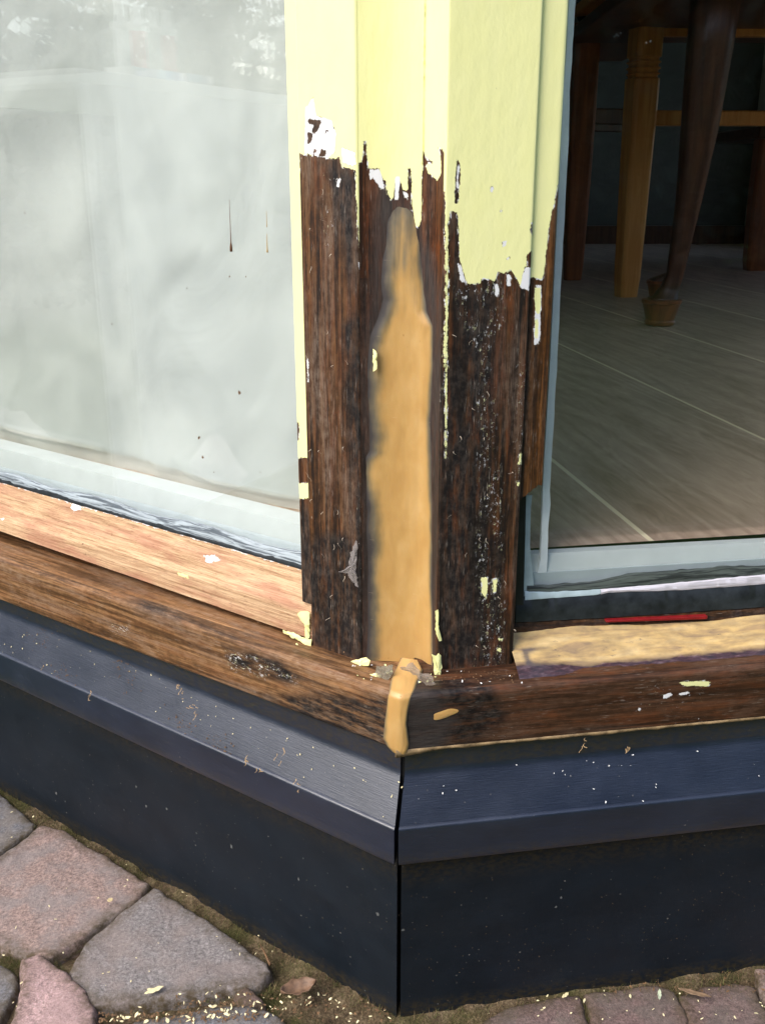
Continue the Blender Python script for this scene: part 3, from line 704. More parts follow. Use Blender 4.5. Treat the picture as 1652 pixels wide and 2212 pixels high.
pyl = union(pp, [dp('l', -.044, b6(q)) for q in ([(945, 915), (1015, 935), (1010, 955), (950, 935)], [(140, 480), (165, 480), (150, 515), (130, 510)])])
# white primer rim on the rear edge
rim = np.array([.0009 if (k % nn) in (1, 2) else -.003 for k in range(len(pts))]); pw = np.maximum(pw, rim)
o = grid('glazing_bead', pts, nn, len(ssx), M['raw'], wl_, uv, dict(primer=pw, paint=pyl), capends=True); o['label'] = 'freshly sanded pale raw wood bead'; sharp(o, 50)
# spacer bar & edge seen through the glass
ft = zline('l', -.070, (0, 968), (645, 1133)); fm = zline('l', -.0655, (0, 1008), (647, 1177))
def band(name, side, s0, s1, lines, mat, par, step=.01, j=0., closed=False):
    pts = []; uv = []; ss = frange(s0, s1, step); n_ = len(lines)
    for s in ss:
        for i, (off, fn) in enumerate(lines):
            z = fn(s)+j*(vnoise(s*140, i*3.1, 21)-.5)*2; pts.append(P(side, s, off+j*(vnoise(s*200, i, 5)-.5), z)); uv.append((i*.008, s))
    o = grid(name, pts, n_, len(ss), mat, par, uv); return sharp(o, 40)
band('spacer_bar', 'l', sL1+.001, 1.62, [(-.0975, lambda s: ft(s)-.030), (-.0970, ft), (-.070, ft), (-.0668, fm), (-.0668, lambda s: fm(s)-.03)], M['trim'], wl_)
fr = lambda s: fz[0](s)
band('spacer_edge', 'l', sL1+.001, 1.62, [(-.0664, lambda s: fm(s)+.0002), (-.0648, lambda s: fm(s)-.0030), (-.0648, lambda s: fr(s)-.004)], M['trimshade'], wl_)
gz = lambda s: fm(s)-.0035-(.002*math.sin(s*40))
band('sealant', 'l', sL1+.001, .9, [(-.0596, lambda s: gz(s)), (-.0590, lambda s: gz(s)-.001), (-.0578, lambda s: (fr(s)*.7+gz(s)*.3)), (-.0574, lambda s: fr(s)+.001), (-.0576, lambda s: fr(s)-.003)], M['seal'], wl_, .002, .0004)
band('gasket', 'l', sL1+.001, .9, [(-.0580, lambda s: fr(s)+.0022+.0022*vnoise(s*30, 1, 3)), (-.0570, lambda s: fr(s)+.0015), (-.0566, lambda s: fr(s)-.0005), (-.0580, lambda s: fr(s)-.004)], M['gasket'], wl_, .002, .0004)
# drips and specks on the left pane
dripm = simple('brown_drip', (.13, .05, .02), .4)
def drip(x0, y0, x1, y1, w, blob, mat=dripm, par=wl_, side='l'):
    a = U(side, GO+.0008, x0, y0); b = U(side, GO+.0008, x1, y1); path = []
    path = [P(side, a[0]+(b[0]-a[0])*t, GO+.0006, a[1]+(b[1]-a[1])*t) for t in np.linspace(0, 1, 12)]
    tube('drip', path, lambda t: w*(.3+.7*t) if t < .9 else w*blob, mat, par, 6)
drip(495, 430, 499, 543, .00045, 2.6); drip(575, 455, 576, 490, .0003, 1, simple('tan_drip', (.5, .32, .1), .4)); drip(576, 505, 577, 545, .0005, 1.4, simple('tan_drip_two', (.5, .32, .1), .4))
for x, y, r in ((517, 848, .0020), (430, 945, .0016), (438, 988, .0015), (242, 700, .0008), (404, 622, .0006), (496, 597, .0007), (531, 597, .0006), (462, 1020, .0006), (54, 460, .0008), (562, 1020, .0006)):
    c = U('l', GO+.0005, x, y); pts = []
    for k in range(9):
        a = 2*math.pi*k/9; rr_ = r*(.6+.7*random.random()); pts.append(P('l', c[0]+rr_*math.cos(a), GO+.0006, c[1]+rr_*1.2*math.sin(a)))
    mesh('dirt_speck', pts, [tuple(range(9))], M['brownbit'], wl_)
# ---- right window
wr_ = thing('window', 'right bay window pane showing wooden floor and chair legs, old sealant along its bottom', 'window', P('r', .5, -.06, .34))
pane('pane', 'r', sR1+.0095, 1.62, .372, 2.25, wr_)
b1 = lambda x, y: (1055+.3616*x, 1152+.3616*y)
def zl(off, p0, p1): return zline('r', off, b1(*p0), b1(*p1))
FL = .422
ftr = zl(-.072, (250, 125), (1652, 50)); fmr = zl(-.0655, (350, 232), (1652, 150)); fgr = zl(-.0648, (350, 300), (1652, 195))
sV0 = U('r', -.066, 1148, 1240)[0]
band('spacer_bar', 'r', sV0-.012, 1.62, [(-.082, lambda s: ftr(s)-.02), (-.0815, ftr), (-.072, ftr), (-.0668, fmr), (-.0668, lambda s: fmr(s)-.03)], M['trim'], wr_)
band('spacer_edge', 'r', sV0-.012, 1.62, [(-.0664, lambda s: fmr(s)+.0002), (-.0648, fmr), (-.0646, lambda s: fmr(s)-.035)], M['trimshade'], wr_)
# upright grey strip at the pane's side
def vstrip(name, pairs, off, mat, par, th=.001):
    pts = []; uv = []
    for (y, xa, xb) in pairs:
        a = U('r', off, xa, y); b = U('r', off, xb, y)
        for s, o2 in ((a[0], off-th*3), (a[0]+.0003, off), (b[0]-.0003, off), (b[0], off-th*3)): pts.append(P('r', s, o2, a[1])); uv.append((s, a[1]))
    return sharp(grid(name, pts, 4, len(pairs), mat, par, uv), 50)
pr_ = [(-2600, 1362, 1379), (-300, 1245, 1260), (0, 1228, 1243), (130, 1221, 1236), (170, 1217, 1232), (300, 1211, 1229), (597, 1196, 1213), (800, 1186, 1203), (1000, 1174, 1191), (1060, 1171, 1188), (1090, 1171, 1190), (1150, 1169, 1184), (1210, 1166, 1182), (1250, 1158, 1180), (1290, 1155, 1180)]
# resample finely so its edge wanders slightly
pr2 = []
for (y0, a0_, b0_), (y1, a1_, b1_) in zip(pr_, pr_[1:]):
    n_ = max(1, int(abs(y1-y0)/12)) if y0 >= -300 else 2
    for k in range(n_):
        t = k/n_; y = y0+(y1-y0)*t; pr2.append((y, a0_+(a1_-a0_)*t, b0_+(b1_-b0_)*t+1.5*(vnoise(y*.03, 1, 2)-.5)))
pr2.append(pr_[-1])
vstrip('spacer_bar', pr2, -.0650, M['trim_v'], wr_)
gl_edge = simple('pale_glass_edge', (.36, .45, .47), .25, 50, .2)
vstrip('glass_edge', [(1070, 1136, 1150), (1100, 1134, 1147), (1180, 1132, 1145), (1250, 1130, 1152), (1292, 1130, 1156)], -.0590, gl_edge, wr_)
vstrip('gasket', [(1060, 1120, 1137), (1150, 1116, 1135), (1300, 1110, 1131), (1352, 1104, 1132)], -.0560, M['black'], wr_)
# sealants at the bottom of the right pane
sA = U('r', -.06, 1136, 1285)[0]
def pl_fn(off, pts_):
    q = [U('r', off, *b1(*p)) for p in pts_]; q.sort(); xs = [a for a, _ in q]; zs_ = [b for _, b in q]
    def f(s):
        if s >= xs[-1]: return zs_[-1]+(zs_[-1]-zs_[-2])/(xs[-1]-xs[-2])*(s-xs[-1])
        return float(np.interp(s, xs, zs_))
    return f
g0 = pl_fn(-.0596, [(200, 300), (360, 305), (640, 285), (830, 240), (1160, 215), (1400, 195), (1652, 190)])
g1 = pl_fn(-.0585, [(200, 345), (360, 350), (660, 335), (960, 310), (1652, 245)])
g2 = pl_fn(-.0560, [(200, 400), (640, 368), (720, 350), (1200, 335), (1652, 300)])
g3 = pl_fn(-.0545, [(150, 535), (700, 505), (1300, 465), (1652, 440)])
band('sealant', 'r', sA, .7, [(-.0597, g0), (-.0588, lambda s: g0(s)*.7+g1(s)*.3), (-.0583, g1), (-.0590, lambda s: g1(s)-.004)], M['seal_dark'], wr_, .002, .0006)
sW = U('r', -.057, *b1(670, 330))[0]
band('sealant_strip', 'r', sW, .7, [(-.0582, lambda s: g1(s)+.0002), (-.0568, lambda s: g1(s)-.0004-(.0004 if s > sW+.01 else 0)), (-.0556, lambda s: g2(s)+.001), (-.0562, lambda s: g2(s)-.0006)], M['seal_white'], wr_, .002, .0003)
band('sealant_strip', 'r', sA-.002, sW, [(-.0584, lambda s: g1(s)+.0002), (-.0572, lambda s: g1(s)-.001), (-.0560, lambda s: g2(s)), (-.0570, lambda s: g2(s)-.0010)], gl_edge, wr_, .002, .0003)
band('gasket', 'r', sA-.010, 1.62, [(-.0590, lambda s: g2(s)+.002), (-.0566, lambda s: g2(s)-.0004), (-.0548, lambda s: (g2(s)*.4+g3(s)*.6)), (-.0545, g3), (-.0600, lambda s: g3(s)-.002)], M['gasket'], wr_, .003, .0003)
# rebate wood and putty strip on the bottom rail
g4 = pl_fn(-.0520, [(150, 600), (500, 560), (900, 548), (1300, 530), (1652, 490)])
g5 = pl_fn(-.0220, [(280, 790), (560, 800), (900, 770), (1200, 740), (1652, 700)])
g6 = pl_fn(-.0100, [(150, 893), (1000, 835), (1652, 782)])
o = band('rebate', 'r', sR1-.002, 1.62, [(-.0600, lambda s: g3(s)+.002), (-.0552, lambda s: g3(s)-.001), (-.0535, lambda s: g4(s)-.0006), (-.0520, lambda s: g4(s)-.006)], M['bead'], wr_, .002, .0006)
for k in ('paint', 'primer', 'fleck', 'filler', 'grime'):
    a = o.data.attributes.new(k, 'FLOAT', 'POINT'); a.data.foreach_set('value', np.full(len(o.data.vertices), .004 if k == 'grime' else -1., np.float32))
pts = []; uv = []; fl = []; gr = []; ssp = frange(sR1-.001, .50, .002)+[.8, 1.62]; ts = np.linspace(0, 1, 26)
for s in ssp:
    za, zb_, zc = g4(s), g5(s), g6(s)
    for t in ts:
        if t < .7: u = t/.7; off = -.0520+(.030)*u; z = za+(zb_-za)*u
        else: u = (t-.7)/.3; off = -.022+.012*u; z = zb_+(zc-zb_)*u
        w = .0010*fbm(s*40, t*4, 31)+.0004*fbm(s*200, t*20, 7)
        pts.append(P('r', s, off+w*.4, z+.0006+w*(1 if t < .95 else .3))); uv.append((t*.045, s)); fl.append((.68-t)*.03 if t > .3 else .012)
b_ = lambda pl: [b1(*p) for p in pl]
qq = np.array([[px_of(np.array([p[0]]), np.array([p[1]]), np.array([p[2]]))[0]] for p in pts]).reshape(-1, 2)
gr = union(qq, [b_([(190, 680), (330, 675), (410, 690), (300, 700), (250, 720), (270, 770), (480, 790), (330, 800), (220, 800), (195, 730)]), b_([(560, 650), (620, 650), (620, 668), (560, 668)])])*.0004
grid('wood_filler', pts, len(ts), len(ssp), M['putty_strip'], wr_, uv, dict(filler=np.array(fl), grime=gr))
# red plastic packer jammed under the pane
wq0 = U('r', -.0525, *b1(698, 522)); wq1 = U('r', -.0525, *b1(1300, 498))
pts = []
for (s, z, h) in ((wq0[0], wq0[1], .0016), (wq1[0], wq1[1], .0030)):
    for off, zz in ((-.0500, z-h/2), (-.0500, z+h/2), (-.058, z+h/2), (-.058, z-h/2)): pts.append(P('r', s, off, zz))
o = mesh('plastic_packer', pts, [(0, 3, 2, 1), (4, 5, 6, 7), (0, 1, 5, 4), (1, 2, 6, 5), (2, 3, 7, 6), (3, 0, 4, 7)], M['red']); bevel(o, .0003)
tag(o, 'thin red plastic packer wedged under the right window pane above the filler', 'packer')

# ================================================================== PLINTH
capp = dense([(-.020, .2775), (-.0112, .2755)], .003)[:-1]+dense([(-.0112, .2755), (-.0108, .2530)], .003)+dense([(-.0104, .2518), (.0088, .2145)], .002)[1:]+arc(.0088, .2115, .0030, 62, 0, 5)[1:]+dense([(.0118, .2105), (.0118, .1785)], .003)[1:]+[(.0112, .1774), (.0008, .1772)]
for side, lab, tb, tc in (('l', 'left anthracite plastic plinth cladding catching grey sky light on its sloped cap', 0, 0), ('r', 'right anthracite plastic plinth cladding with deep blue sheen on its sloped cap', 0, 0)):
    t = thing('plinth_cladding', lab, 'plinth', P(side, .4, .0, 0), 'plinth cladding panels round the bay')
    gp_ = .0016 if side == 'l' else .0024
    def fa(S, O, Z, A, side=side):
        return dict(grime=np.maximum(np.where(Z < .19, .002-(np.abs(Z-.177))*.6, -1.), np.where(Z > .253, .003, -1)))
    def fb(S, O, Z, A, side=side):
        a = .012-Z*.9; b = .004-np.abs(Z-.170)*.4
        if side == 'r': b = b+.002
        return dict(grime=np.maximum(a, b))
    tl_ = (U(side, .0118, 0, 1405)[1]-.2125)/(.6) if side == 'l' else 0
    o = hext('cap', side, capp, .8, M['cap'], t, fa, .004, gap=gp_, sfar=1.9, tilt=0); sharp(o, 30)
    pb = dense([(-.0005, .1785), (0, .177), (0, .02)], .006)+[(0, -.03), (-.01, -.03), (-.01, .1785)]
    o = hext('board', side, pb, .8, M['board'], t, fb, .006, gap=gp_, sfar=1.9); sharp(o, 40)
core = thing('bay_base', 'dark masonry base behind the plinth cladding, seen as the black mitre gap', 'base', P('l', .1, -.1, 0))
bl = simple('gap_shade_masonry', (.006, .006, .006), .9)  # near-black colour stands in for the shade inside the mitre gap
wbox('masonry', 'l', 0, 1.9, -.014, -.10, -.03, .2765, bl, core, m0=True); wbox('masonry', 'r', 0, 1.9, -.014, -.10, -.03, .2765, bl, core, m0=True)

exec_rest = True
# ================================================================== INTERIOR
fd = ray(458, 392)[:2]; fd = fd/np.linalg.norm(fd); fp = np.array([fd[1], -fd[0]])
la = UH(FL, 1207, 742)[:2]; lb_ = UH(FL, 1190, 991)[:2]; lc = UH(FL, 1225, 640)[:2]
spc = abs((lb_-la)@fp)
def planks():
    g = G('laminate_planks'); uv = g.uv()                   # u in board widths, v metres along
    sx = g.N('SeparateXYZ'); g.L(uv, sx.inputs[0])
    u = sx.outputs[0]; fr = g.ma('FRACT', u); fl = g.ma('FLOOR', u)
    seam = g.ma('LESS_THAN', g.ma('MINIMUM', fr, g.ma('SUBTRACT', 1., fr)), .009)
    cmb = g.N('CombineXYZ'); g.L(g.ma('MULTIPLY', u, spc), cmb.inputs[0]); g.L(g.ma('ADD', sx.outputs[1], g.ma('MULTIPLY', fl, 1.37)), cmb.inputs[1]); g.L(fl, cmb.inputs[2])
    v = cmb.outputs[0]
    a = g.noise(g.map(v, (10, .8, 1)), 1, 2, .4, .7)
    bands = g.ma('SINE', g.ma('MULTIPLY', a, 60.))
    f = g.noise(g.map(v, (420, 26, 1)), 1, 4, .6, .8); c = g.noise(g.map(v, (55, 14, 1)), 1, 5, .65, 1.6)
    mixv = g.ma('ADD', g.ma('MULTIPLY', bands, .05), g.ma('ADD', g.ma('MULTIPLY', f, .25), g.ma('ADD', g.ma('MULTIPLY', c, .40), g.ma('MULTIPLY', g.noise(g.map(v, (14, 5, 1)), 1, 4, .6), .3))))
    col = g.ramp(mixv, [(.30, (.30, .205, .15)), (.5, (.50, .365, .28)), (.68, (.66, .51, .40))])
    col = g.mix(seam, col, (.92, .80, .56))
    return g.done(col, .42, g.bump(g.ma('ADD', mixv, g.ma('MULTIPLY', seam, -.5)), .15, .001), .35)
c0 = np.array([XY('l', 1.9, -.098), XY('l', .115, -.098), XY('r', .098, -.0825), XY('r', 1.9, -.0825), (2.6, 5.3), (-1.9, 5.3)])
pv = [(c[0], c[1], FL) for c in c0]; uvf = [(((c-la)@fp)/spc, c@fd) for c in c0]
struct(mesh('floor', pv, [(0, 1, 2, 3, 4, 5)], planks(), None, False, uvf))
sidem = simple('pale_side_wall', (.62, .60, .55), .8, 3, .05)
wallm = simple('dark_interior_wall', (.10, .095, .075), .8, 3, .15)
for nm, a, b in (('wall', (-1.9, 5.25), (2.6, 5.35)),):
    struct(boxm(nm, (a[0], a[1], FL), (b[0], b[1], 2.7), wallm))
struct(boxm('skirting', (-1.9, 5.22, FL), (2.6, 5.25, FL+.09), M['darkwood']))
for side in 'lr':
    q0 = XY(side, 1.62, -.1); q1 = XY(side, 1.62, 0)
    e = (-1.9 if side == 'l' else 2.6)
    struct(wbox('wall', side, 1.62, 1.95, -.0, -.10, .277, 2.7, simple('plaster_wall', (.5, .48, .42), .8, 5, .1)))
    struct(wbox('wall', side, 0, 1.62, -.006, -.10, 2.25, 2.7, simple('plaster_header', (.5, .48, .42), .8, 5, .1), None, 0, True))
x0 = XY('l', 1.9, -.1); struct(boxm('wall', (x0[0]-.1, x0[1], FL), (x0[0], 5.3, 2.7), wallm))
x1 = XY('r', 1.9, -.1)                                       # unseen side wall, its opening added to let more daylight into the room
for ya, yb, za, zc in ((x1[1], 1.5, FL, 2.7), (4.9, 5.3, FL, 2.7), (1.5, 4.9, FL, .7), (1.5, 4.9, 2.5, 2.7)): struct(boxm('wall', (x1[0], ya, za), (x1[0]+.1, yb, zc), sidem))
cv = [tuple(XY('l', 1.95, .05)), tuple(XY('l', .02, .05)), tuple(XY('r', 1.95, .05)), (2.7, 5.4), (-2.0, 5.4)]
n = 5; v = [(c[0], c[1], 2.7) for c in cv]+[(c[0], c[1], 2.8) for c in cv]
struct(mesh('ceiling', v, [tuple(range(n)), tuple(range(n, 2*n))[::-1]]+[(i, (i+1) % n, n+(i+1) % n, n+i) for i in range(n)], simple('white_ceiling', (.85, .85, .82), .8)))
# ---- blind behind the left pane
BO = -.1085
hem = zline('l', BO, (0, 915), (645, 1075)); bz = lambda s: ft(s)-.025
sSeam = U('l', BO, 30, 600)[0]
pts = []; uv = []; gr = []; ssb = frange(.06, 1.0, .004)+[1.2, 1.6]; tz = np.linspace(0, 1, 150)
seam_px = [(2, 150), (5, 240), (12, 350), (18, 480), (30, 590), (42, 690), (51, 760), (45, 820), (25, 880), (5, 930)]
def on_blind(p):
    q = U('l', BO, *p)
    for _ in range(3): q = U('l', BO-.10*max(0, q[1]-.45)+.005, *p)
    return q
sm_uv = sorted([on_blind(p)[::-1] for p in seam_px])
for s in ssb:
    for t in tz:
        z0_, z1_ = bz(s), 2.3; z = z0_+(1.0-z0_)*t/.85 if t < .85 else 1.0+(z1_-1.0)*(t-.85)/.15
        off = BO-.10*max(0, z-.45)+.016*fbm(s*5+z*3, z*4-s*3, 41, 2)+.0050*fbm(s*9+z*11, z*7-s*8, 5, 3)-.009*abs(fbm(s*4-z*7+2, z*5+s*4, 66, 2))+.006*abs(fbm(s*7+z*5, z*3-s*3, 77, 2))
        hz = hem(s)
        if z < hz: off += -.006*(1-math.exp(-(hz-z)/.005))+.0045*math.exp(-((hz-z)/.003)**2)+.0045*abs(fbm(s*26, (z-hz)*12+s*5, 9, 3))
        ssq = np.interp(z, [a for a, _ in sm_uv], [b for _, b in sm_uv])
        off += (.0018 if s > ssq else 0)*min(1, max(0, (s-ssq)/.003))
        pts.append(P('l', s, off, z)); uv.append((s, z)); gr.append(.01 if z < hz else -.01 + .0)
o = grid('window_blind', pts, len(tz), len(ssb), M['fabric'], None, uv, dict(grime=np.array(gr)))
tag(o, 'pale crumpled fabric blind with a stitched hem hanging behind the left pane', 'blind')
# ---- furniture seen through the right pane
def leg(name, c, w, d, z0, z1, mat, par, rot=0., taper=.8, n=14, rings=()):
    pts = []; zs_ = sorted(frange(z0, z1, (z1-z0)/n)+[r for q in rings for r in (q-.006, q-.003, q, q+.003, q+.006)])
    for z in zs_:
        t = (z-z0)/(z1-z0); k = taper+(1-taper)*min(1, t*1.6); 
        for q in rings:
            if abs(z-q) < .0035: k *= .86
        if t < .02: k *= .9
        for sx, sy in ((-1, -1), (-.8, -1.12), (.8, -1.12), (1, -1), (1.12, -.8), (1.12, .8), (1, 1), (.8, 1.12), (-.8, 1.12), (-1, 1), (-1.12, .8), (-1.12, -.8)):
            x = sx*w/2*.9*k; y = sy*d/2*.9*k; pts.append((c[0]+x*math.cos(rot)-y*math.sin(rot), c[1]+x*math.sin(rot)+y*math.cos(rot), z))
    return grid(name, pts, 12, len(zs_), mat, par, closed=True, capends=True, smooth=False)
def beam(name, a, b, h, d, mat, par):
    a = np.array(a, float); b = np.array(b, float); t = b-a; t = t/np.linalg.norm(t); sd_ = np.cross(t, [0, 0, 1]); sd_ = sd_/np.linalg.norm(sd_); up = np.array([0, 0, 1.])
    v = [p+sd_*d/2*i+up*h/2*j for p in (a, b) for i, j in ((-1, -1), (1, -1), (1, 1), (-1, 1))]
    o = mesh(name, v, [(0, 1, 2, 3), (7, 6, 5, 4), (0, 4, 5, 1), (1, 5, 6, 2), (2, 6, 7, 3), (3, 7, 4, 0)], mat, par); bevel(o, .004); return o
def zat(c, y):                                              # height on the upright through a ground point seen on a photo row
    x = c; v = ray(0, y); v = ray(W0/2+FPX*(c[0])/(c[1]*cp_), y); return CZ+v[2]/v[1]*c[1]
cA = UH(FL, 1351, 640)[:2]; wA = .072
table = thing('dining_table', 'orange varnished table with grooved square leg and rail, seen through the right pane', 'table', (cA[0], cA[1], FL))
zap = zat(cA, 78); zst0 = zat(cA, 271); zst1 = zat(cA, 238); rz = [zat(cA, q) for q in (128, 141, 154, 165)]
cAr = at_y(cA[1]+.0, 1700, 600)[:2]
L2 = cA+np.array([1.10, .06]); L3 = cA*1.28; L4 = L3+np.array([1.10, .06])
for c in (cA, L2, L3, L4): leg('leg', c, wA, wA, FL, zap+.12, M['orange'], table, .25, .78, 14, rz)
beam('apron', (cA[0], cA[1], zap+.06), (L2[0], L2[1], zap+.06), .12, .03, M['orange'], table)
beam('apron', (cA[0], cA[1], zap+.06), (L3[0], L3[1], zap+.06), .12, .03, M['orange'], table); beam('apron', (L2[0], L2[1], zap+.06), (L4[0], L4[1], zap+.06), .12, .03, M['orange'], table)
beam('stretcher', (cA[0]+.03, cA[1], (zst0+zst1)/2), (L2[0], L2[1], (zst0+zst1)/2), zst1-zst0, .035, M['orange'], table)
boxm('table_top', (cA[0]-.1, cA[1]-.1, zap+.12), (L2[0]+.1, L4[1]+.1, zap+.15), M['orange'], table, .005)
# dark pedestal with cup foot in front
cB = UH(FL, 1424, 702)[:2]
ped = thing('side_table', 'dark wooden side table on tapering legs with cup feet, before the orange table', 'table', (cB[0], cB[1], FL))
def cupleg(c):
    zt = [zat(c, y) for y in (665, 640, 617, 589, 434, 279, 0)]; k = c[1]/FPX/cp_
    # foot
    lathe('foot', [(.001, 0), (.021, 0), (.024, .003), (.0255, .008), (.0245, .012), (.032, .045), (.034, .046), (.034, .052), (.030, .053), (.001, .053)], (c[0], c[1], FL), M['redwood'], lg)
lg = None
def cup_table_leg(c):
    k = c[1]/FPX*1.03
    zs_ = [(FL+.050, 30, 0), (FL+.060, 33, 2), (zat(c, 640), 27, 6), (zat(c, 617), 20, 16), (zat(c, 589), 19, 24), (zat(c, 434), 27, 38), (zat(c, 279), 38, 46), (zat(c, 100), 46, 51), (zat(c, -30), 50, 54)]
    zs_ = sorted(zs_); pts = []
    for z, hw, dx in zs_:
        for j in range(16):
            a = 2*math.pi*j/16; ca, sa = math.cos(a), math.sin(a); q = 1/max(abs(ca), abs(sa))**.55
            pts.append((c[0]+dx*k*.95+hw*k*.95*ca*q*.95, c[1]+hw*k*sa*q*.8, z))
    l = grid('leg', pts, 16, len(zs_), M['darkwood'], ped, closed=True, capends=True)
    lathe('cup_foot', [(.001, 0), (.022*1.25, 0), (.026*1.25, .003), (.0275*1.25, .009), (.0255*1.25, .013), (.034*1.22, .049), (.036*1.22, .050), (.036*1.22, .057), (.031*1.22, .058), (.001, .058)], (c[0], c[1], FL), M['redwood'], l)
for q_ in (cB, cB+np.array([.85, 0]), cB*1.2, cB*1.2+np.array([.85, 0])): cup_table_leg(q_)
zt_ = zat(cB, -30)
boxm('table_top', (cB[0]-.1, cB[1]-.1, zt_), (cB[0]+1.15, cB[1]+.85, zt_+.03), M['darkwood'], ped, .005)
# reddish chair at the left edge of the right pane
cC = UH(FL, 1236, 604)[:2]
chr_ = thing('chair', 'dark reddish wooden chair, its leg beside the grey strip of the right pane', 'chair', (cC[0], cC[1], FL))
zs0 = zat(cC, 267); zs1 = zat(cC, 232)
lg1 = cA*((cC[1]+.08)/cA[1]); legs = [cC, lg1, cC*1.15, lg1*1.15]
for c in legs: leg('leg', c, .075, .05, FL, zat(cC, 80), M['redwood'], chr_, .1, .75)
beam('stretcher', (*legs[0], (zs0+zs1)/2), (*legs[1], (zs0+zs1)/2), zs1-zs0, .03, M['darkwood'], chr_)
beam('stretcher', (*legs[2], (zs0+zs1)/2), (*legs[3], (zs0+zs1)/2), zs1-zs0, .03, M['darkwood'], chr_)
boxm('seat', (cC[0]-.08, cC[1]-.05, zat(cC, 80)), (lg1[0]+.06, lg1[1]*1.15+.05, zat(cC, 80)+.035), M['redwood'], chr_, .008)
beam('backrest', (cC[0]+.04, cC[1]*1.15, zat(cC, 80)+.30), (lg1[0]+.05, lg1[1]*1.15, zat(cC, 80)+.30), .3, .03, M['redwood'], chr_)
# bench/stool leg at the right edge
cD = UH(FL, 1632, 583)[:2]
st = thing('stool', 'brown wooden stool whose thick leg stands at the right edge behind the pane', 'stool', (cD[0], cD[1], FL))
for q_ in (cD, cD+np.array([.36, 0]), cD*1.14, cD*1.14+np.array([.36, 0])): leg('leg', q_, .10, .08, FL, zat(cD, 300), M['redwood'], st, -.05, .86)
boxm('seat', (cD[0]-.07, cD[1]-.07, zat(cD, 300)), (cD[0]+.43, cD[1]+.43, zat(cD, 300)+.04), M['darkwood'], st, .006)
# striped cushion
g = G('striped_cloth'); sx = g.N('SeparateXYZ'); g.L(g.uv(), sx.inputs[0]); w = g.ma('GREATER_THAN', g.ma('SINE', g.ma('MULTIPLY', sx.outputs[0], 2*math.pi)), 0.)
M['stripe'] = g.done(g.mix(w, (.02, .02, .025), (.42, .42, .42)), .8)
cE = at_y(cC[1]+.1, 1272, 50)
pts = []; uv = []; n1, n2 = 40, 18
for j in range(n2):
    for i in range(n1):
        a = 2*math.pi*i/(n1-1); b = math.pi*j/(n2-1); r = math.sin(b)**.7
        pts.append((cE[0]+.085*r*math.cos(a), cE[1]+.12*r*math.sin(a), zat(cC, 80)+.035+.055+.055*math.cos(b)*1.0)); uv.append((9*i/n1, j/n2))
o = grid('cushion', pts, n1, n2, M['stripe'], None, uv); tag(o, 'black and white striped cushion on the reddish chair at the top of the right pane', 'cushion')

# ================================================================== GROUND
def soil():
    g = G('mossy_soil'); v = g.ob()
    a = g.noise(v, 45, 6, .7); b = g.noise(v, 400, 4, .7); c = g.noise(v, 14, 4, .6)
    col = g.ramp(g.ma('ADD', g.ma('MULTIPLY', a, .5), g.ma('MULTIPLY', b, .5)), [(.35, (.03, .021, .012)), (.5, (.12, .085, .05)), (.66, (.30, .23, .14))])
    col = g.mix(g.mr(c, .48, .62, 0, .65), col, g.mix(b, (.02, .028, .006), (.09, .10, .025)))
    return g.done(col, .9, g.bump(g.ma('ADD', a, b), .9, .004), .15)
M['soil'] = soil()
def ground_patch():
    xs = np.linspace(-.75, .75, 260); ys = np.linspace(.30, 1.15, 150); X, Y = np.meshgrid(xs, ys)
    Z = -.006+.006*fbm(X*30, Y*30, 3)+.002*fbm(X*200, Y*200, 6)
    # heap against the plinth
    q = np.c_[X.ravel(), Y.ravel()]-K
    dL = q@NRM['l']; dR = q@NRM['r']; d = np.maximum(dL, dR).reshape(X.shape)
    Z += .008*np.exp(-np.maximum(d, 0)/.009)*(.7+.6*vnoise(X*50, Y*50, 8))
    edge_ = np.minimum(np.minimum(X+.75, .75-X), np.minimum(Y-.3, 9)); Z = np.where(edge_ < .02, -.03, Z)
    return grid('ground', np.c_[X.ravel(), Y.ravel(), Z.ravel()], len(xs), len(ys), M['soil'])
struct(ground_patch())
o = mesh('lawn', [(-60, -60, -.031), (60, -60, -.031), (60, 60, -.031), (-60, 60, -.031)], [(0, 1, 2, 3)], None)
g = G('lawn_grass'); a = g.noise(g.ob(), 3, 6, .7); b = g.noise(g.ob(), 60, 4, .7)
o.data.materials.append(g.done(g.mix(g.ma('MULTIPLY', g.ma('ADD', a, b), .5), (.015, .035, .006), (.06, .11, .02)), .9, g.bump(b, .6, .02), .1)); struct(o)
def stone_mat(name, base, alt, speck=.5):
    g = G(name); v = g.ob()
    a = g.noise(v, 300, 6, .82); b = g.noise(v, 30, 4, .6); c = g.noise(v, 650, 3, .7)
    col = g.ramp(a, [(.34, tuple(x*.42 for x in base)), (.5, base), (.66, tuple(min(1, x*1.75) for x in base))])
    col = g.mix(g.mr(b, .42, .6, 0, .8), col, g.mix(a, tuple(x*.5 for x in alt), tuple(min(1, x*1.5) for x in alt)))
    col = g.mix(g.mr(c, .62, .68, 0, speck), col, (.5, .46, .43)); col = g.mix(g.mr(c, .36, .31, 0, .7), col, (.02, .018, .017))
    col = g.mix(g.ma('MULTIPLY', g.mr(g.attr('rimd'), .016, -.002), g.mr(g.noise(v, 110, 5, .7), .3, .6)), col, (.075, .055, .03))
    return g.done(col, .85, g.bump(g.ma('ADD', a, g.ma('MULTIPLY', c, .6)), .8, .0016), .25)
